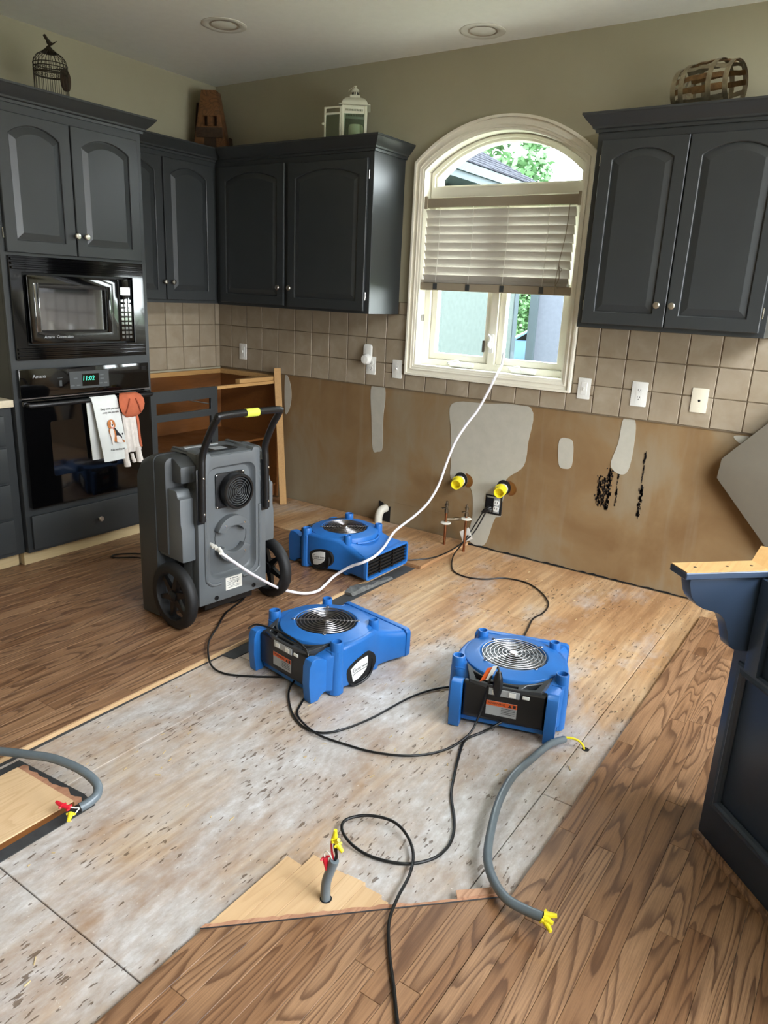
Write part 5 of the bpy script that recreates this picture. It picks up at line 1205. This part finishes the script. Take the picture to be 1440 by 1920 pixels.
cn.M = Matrix.Identity(4); cn.v = [Vector((LX+(p.x-LX)*.88, LY+(p.y-LY)*.88, LZ+(p.z-LZ)*1.05)) for p in cn.v]; tag(cn.build('candle', 'candle'), 'cream pillar candle inside the white lantern', 'candle')

# basket of metal straps lying on the right cabinet
KB = thing('strap_basket', 'barrel-shaped basket of woven metal straps on the right wall cabinet', 'basket', (3.29, -.185, 2.337))
kax = Matrix.Translation((3.29, -.185, 2.455)) @ Matrix.Rotation(radians(-16), 4, 'Z') @ Matrix.Rotation(radians(90), 4, 'Y')
def br(z): return .098+.022*(1-(z/.145)**2)
for k in range(14):
    a = 2*pi*k/14; wd_ = .0125; b = MB(kax); secs = []
    for i in range(9):
        z = -.145+.29*i/8; r = br(z)-.002+(.003 if (i+k) % 2 else -.003)
        secs.append([(r_*cos(a+s_*wd_/r), r_*sin(a+s_*wd_/r), z) for r_, s_ in ((r, -1), (r, 1), (r+.0018, 1), (r+.0018, -1))])
    b.loft(secs); b.build('stave', 'straw' if k % 3 else 'strap', KB, angle=60)
for z in (-.138, -.088, .06, .138):
    b = MB(kax); r = br(z)+.0035; b.lathe([(r, z-.0135), (r+.002, z-.0135), (r+.002, z+.0135), (r, z+.0135), (r, z-.0135)], 36, cap=False); b.build('hoop', 'strap', KB, angle=50)
b = MB(kax)
for k in range(6):
    a = pi*k/6; b.prism([(-.098*cos(a)-.008*sin(a), -.098*sin(a)+.008*cos(a)), (-.098*cos(a)+.008*sin(a), -.098*sin(a)-.008*cos(a)), (.098*cos(a)+.008*sin(a), .098*sin(a)-.008*cos(a)), (.098*cos(a)-.008*sin(a), .098*sin(a)+.008*cos(a))], -.142+k*.0012, -.141+k*.0012)
b.build('basket_bottom', 'strap', KB, flat=True); KB.scale = (.87, .87, .88)

# ================================================================== OUTSIDE THE WINDOW
GZ = -.55
b = MB(); b.box(-40, 40, .5, 50, GZ-.2, GZ);  b.box(-40, RW+.5, -40, -7.6, GZ-.2, GZ); tag(b.build('ground_outside', 'lawn'), kind='structure')
nh = thing('neighbour_house', 'pale stucco house with shingled hip roof just outside the arched window', 'house', (-4, 5, GZ))
AX, AY0, AY1 = -1.5, 1.2, 8.55
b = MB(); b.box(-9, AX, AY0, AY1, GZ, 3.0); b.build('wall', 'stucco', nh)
b = MB(); b.box(AX-.12, AX+.02, AY1-.14, AY1+.02, GZ, 3.0); b.build('corner_board', 'fascia', nh)
EX = AX+.5; EZ = 3.06; EY1 = AY1-.1; 
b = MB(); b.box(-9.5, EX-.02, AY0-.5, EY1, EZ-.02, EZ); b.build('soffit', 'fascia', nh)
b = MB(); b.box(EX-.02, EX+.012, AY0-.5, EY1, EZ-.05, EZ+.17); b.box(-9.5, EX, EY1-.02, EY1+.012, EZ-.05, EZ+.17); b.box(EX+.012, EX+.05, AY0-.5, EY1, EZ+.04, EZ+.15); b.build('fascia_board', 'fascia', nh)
slope = .55; ez = EZ+.17
def roofp(d, y): return (EX+.03-d, y, ez+d*slope)
b = MB(); D = 4.2
b.add([roofp(0, AY0-.5), roofp(0, EY1), roofp(D, EY1-D), roofp(D, AY0-.5)], [(0, 1, 2, 3)]); b.add([roofp(0, EY1), (EX+.03-2*D, EY1, ez), roofp(D, EY1-D)], [(0, 1, 2)])
b.add([(EX+.03-2*D, AY0-.5, ez), (EX+.03-2*D, EY1, ez), roofp(D, EY1-D), roofp(D, AY0-.5)], [(0, 1, 2, 3)]); b.build('roof', 'shingle', nh)
# shingle courses on the slope that shows
ang = math.atan(slope); cnt = 0
b = MB()
for c_ in range(22):
    d0 = c_*.135; y = AY0-.5+(c_ % 2)*.15
    while y < EY1-d0-.05:
        wd_ = random.uniform(.24, .36); y1 = min(y+wd_-.012, EY1-d0)
        h0 = random.uniform(.014, .026)
        p = [roofp(d0, y), roofp(d0, y1), roofp(d0+.16, y1), roofp(d0+.16, y)]
        b.add([(q[0], q[1], q[2]+.003) for q in p]+[(p[0][0], p[0][1], p[0][2]+h0), (p[1][0], p[1][1], p[1][2]+h0), (p[2][0], p[2][1], p[2][2]+.006), (p[3][0], p[3][1], p[3][2]+.006)], [(0, 3, 2, 1), (4, 5, 6, 7), (0, 1, 5, 4), (1, 2, 6, 5), (2, 3, 7, 6), (3, 0, 4, 7)])
        y += wd_
tag(b.build('shingles', 'shingle', nh, flat=True, fix=False), kind='stuff')
gh = thing('neighbour_garage', 'grey stucco garage wall seen through the right casement pane', 'house', (2, 11, GZ))
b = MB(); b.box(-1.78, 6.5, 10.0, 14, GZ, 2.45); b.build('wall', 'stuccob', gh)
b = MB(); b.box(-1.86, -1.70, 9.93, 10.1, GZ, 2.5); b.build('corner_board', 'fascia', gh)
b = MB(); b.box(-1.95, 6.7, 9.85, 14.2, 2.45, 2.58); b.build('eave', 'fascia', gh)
b = MB(); b.box(RW+.4, 30, -30, .5, GZ-.2, GZ); tag(b.build('bounce_ground', 'buff'), kind='structure')  # unseen pale ground, added to bounce daylight up to the ceiling
# parked car far behind
CX, CY = -3.75, 15.8
car = thing('car', 'blue grey car parked outside, seen through the right casement pane', 'car', (CX, CY, GZ), radians(200))
MCAR = WM[car.name] @ Matrix(((1, 0, 0, 0), (0, 0, 1, 0), (0, 1, 0, 0), (0, 0, 0, 1)))
prof = [(-2.2, .32), (2.2, .30), (2.28, .55), (2.22, .78), (1.75, .92), (1.05, 1.0), (.35, 1.42), (-.1, 1.5), (-1.4, 1.46), (-2.05, 1.05), (-2.25, .9)]
b = MB(MCAR); b.prism(prof, -.86, .86); b.build('body', 'carb', car, bevel=.09, seg=3)
b = MB(MCAR); b.prism([(1.0, 1.01), (.38, 1.375), (.32, 1.36), (.93, .99)], -.72, .72); b.prism([(.85, 1.02), (.34, 1.36), (-1.3, 1.38), (-1.75, 1.05)], .85, .866); b.prism([(.85, 1.02), (.34, 1.36), (-1.3, 1.38), (-1.75, 1.05)], -.866, -.85); b.build('windows', 'blackg', car)
for x_ in (1.4, -1.4):
    for s_ in (-1, 1):
        Mw = WM[car.name] @ Matrix.Translation((x_, s_*.8, .33)) @ Matrix.Rotation(radians(90), 4, 'X')
        b = MB(Mw); b.lathe([(.16, -.11), (.31, -.12), (.34, -.06), (.34, .06), (.31, .12), (.16, .11)], 26); wl = b.build('wheel', 'rubber', car)
        b = MB(Mw); b.lathe([(.001, -.13), (.10, -.125), (.21, -.122), (.21, .122), (.10, .125), (.001, .13)], 20); b.build('rim', 'silver', wl)
b = MB(WM[car.name]); 
for k in range(5): b.box(2.24, 2.30, -.5, .5, .48+k*.055, .50+k*.055)
b.build('grille', 'silver', car)
b = MB(WM[car.name])
for s_ in (-1, 1): b.box(2.15, 2.265, s_*.68-.14, s_*.68+.14, .66, .78)
b.build('headlight', 'buff', car, bevel=.02)
def tree(name, label, x, y, h, cr, czs, n, mat, seed, lz=.55):
    rd = random.Random(seed); t = thing(name, label, 'tree', (x, y, GZ))
    b = MB(); b.tube([(x, y, GZ), (x+.05, y, GZ+h*.3), (x-.05, y+.1, GZ+h*.55)], lambda q: .13*(1-q*.8), 10, 4)
    for k in range(3):
        a = rd.uniform(0, 2*pi); z = GZ+h*rd.uniform(.3, .5); b.tube([(x, y, z), (x+cr*.5*cos(a), y+cr*.5*sin(a), z+h*.14), (x+cr*.85*cos(a), y+cr*.85*sin(a), z+h*.2)], lambda q: .06*(1-q*.8), 6, 3)
    b.build('trunk', 'bark', t)
    lobes = [(rd.gauss(0, .42)*cr, rd.gauss(0, .42)*cr, rd.uniform(*czs)*h) for _ in range(30)]
    b = MB()
    for i in range(n):
        lx, ly, lz_ = rd.choice(lobes); r = cr*.40*rd.random()**.33; u = rd.uniform(-1, 1); a = rd.uniform(0, 2*pi); q = sqrt(1-u*u)
        c = Vector((x+lx+r*q*cos(a), y+ly+r*q*sin(a), GZ+lz_+r*u*.9)); s_ = rd.uniform(.08, .16)
        d1 = Vector((rd.gauss(0, 1), rd.gauss(0, 1), rd.gauss(0, .6))).normalized(); d2 = d1.cross(Vector((rd.gauss(0, 1), rd.gauss(0, 1), rd.gauss(0, 1)))).normalized()
        b.add([tuple(c-d1*s_), tuple(c+d2*s_*.5), tuple(c+d1*s_), tuple(c-d2*s_*.5)], [(0, 1, 2, 3)])
    tag(b.build('foliage', mat, t, fix=False, flat=True), kind='stuff'); return t
tree('leafy_tree', 'tall leafy tree rising behind the neighbouring roof', -6.2, 16.5, 9.4, 1.55, (.30, .98), 9000, 'leaf', 3)
tree('leafy_tree', 'low yellow green tree behind the end of the neighbouring eave', -5.75, 21.0, 5.9, 1.0, (.4, .95), 3000, 'leaf2', 5)
tree('leafy_shrub', 'green shrub showing between the two stucco walls', -8.2, 24.5, 4.6, 1.6, (.1, .9), 5000, 'leaf', 9)
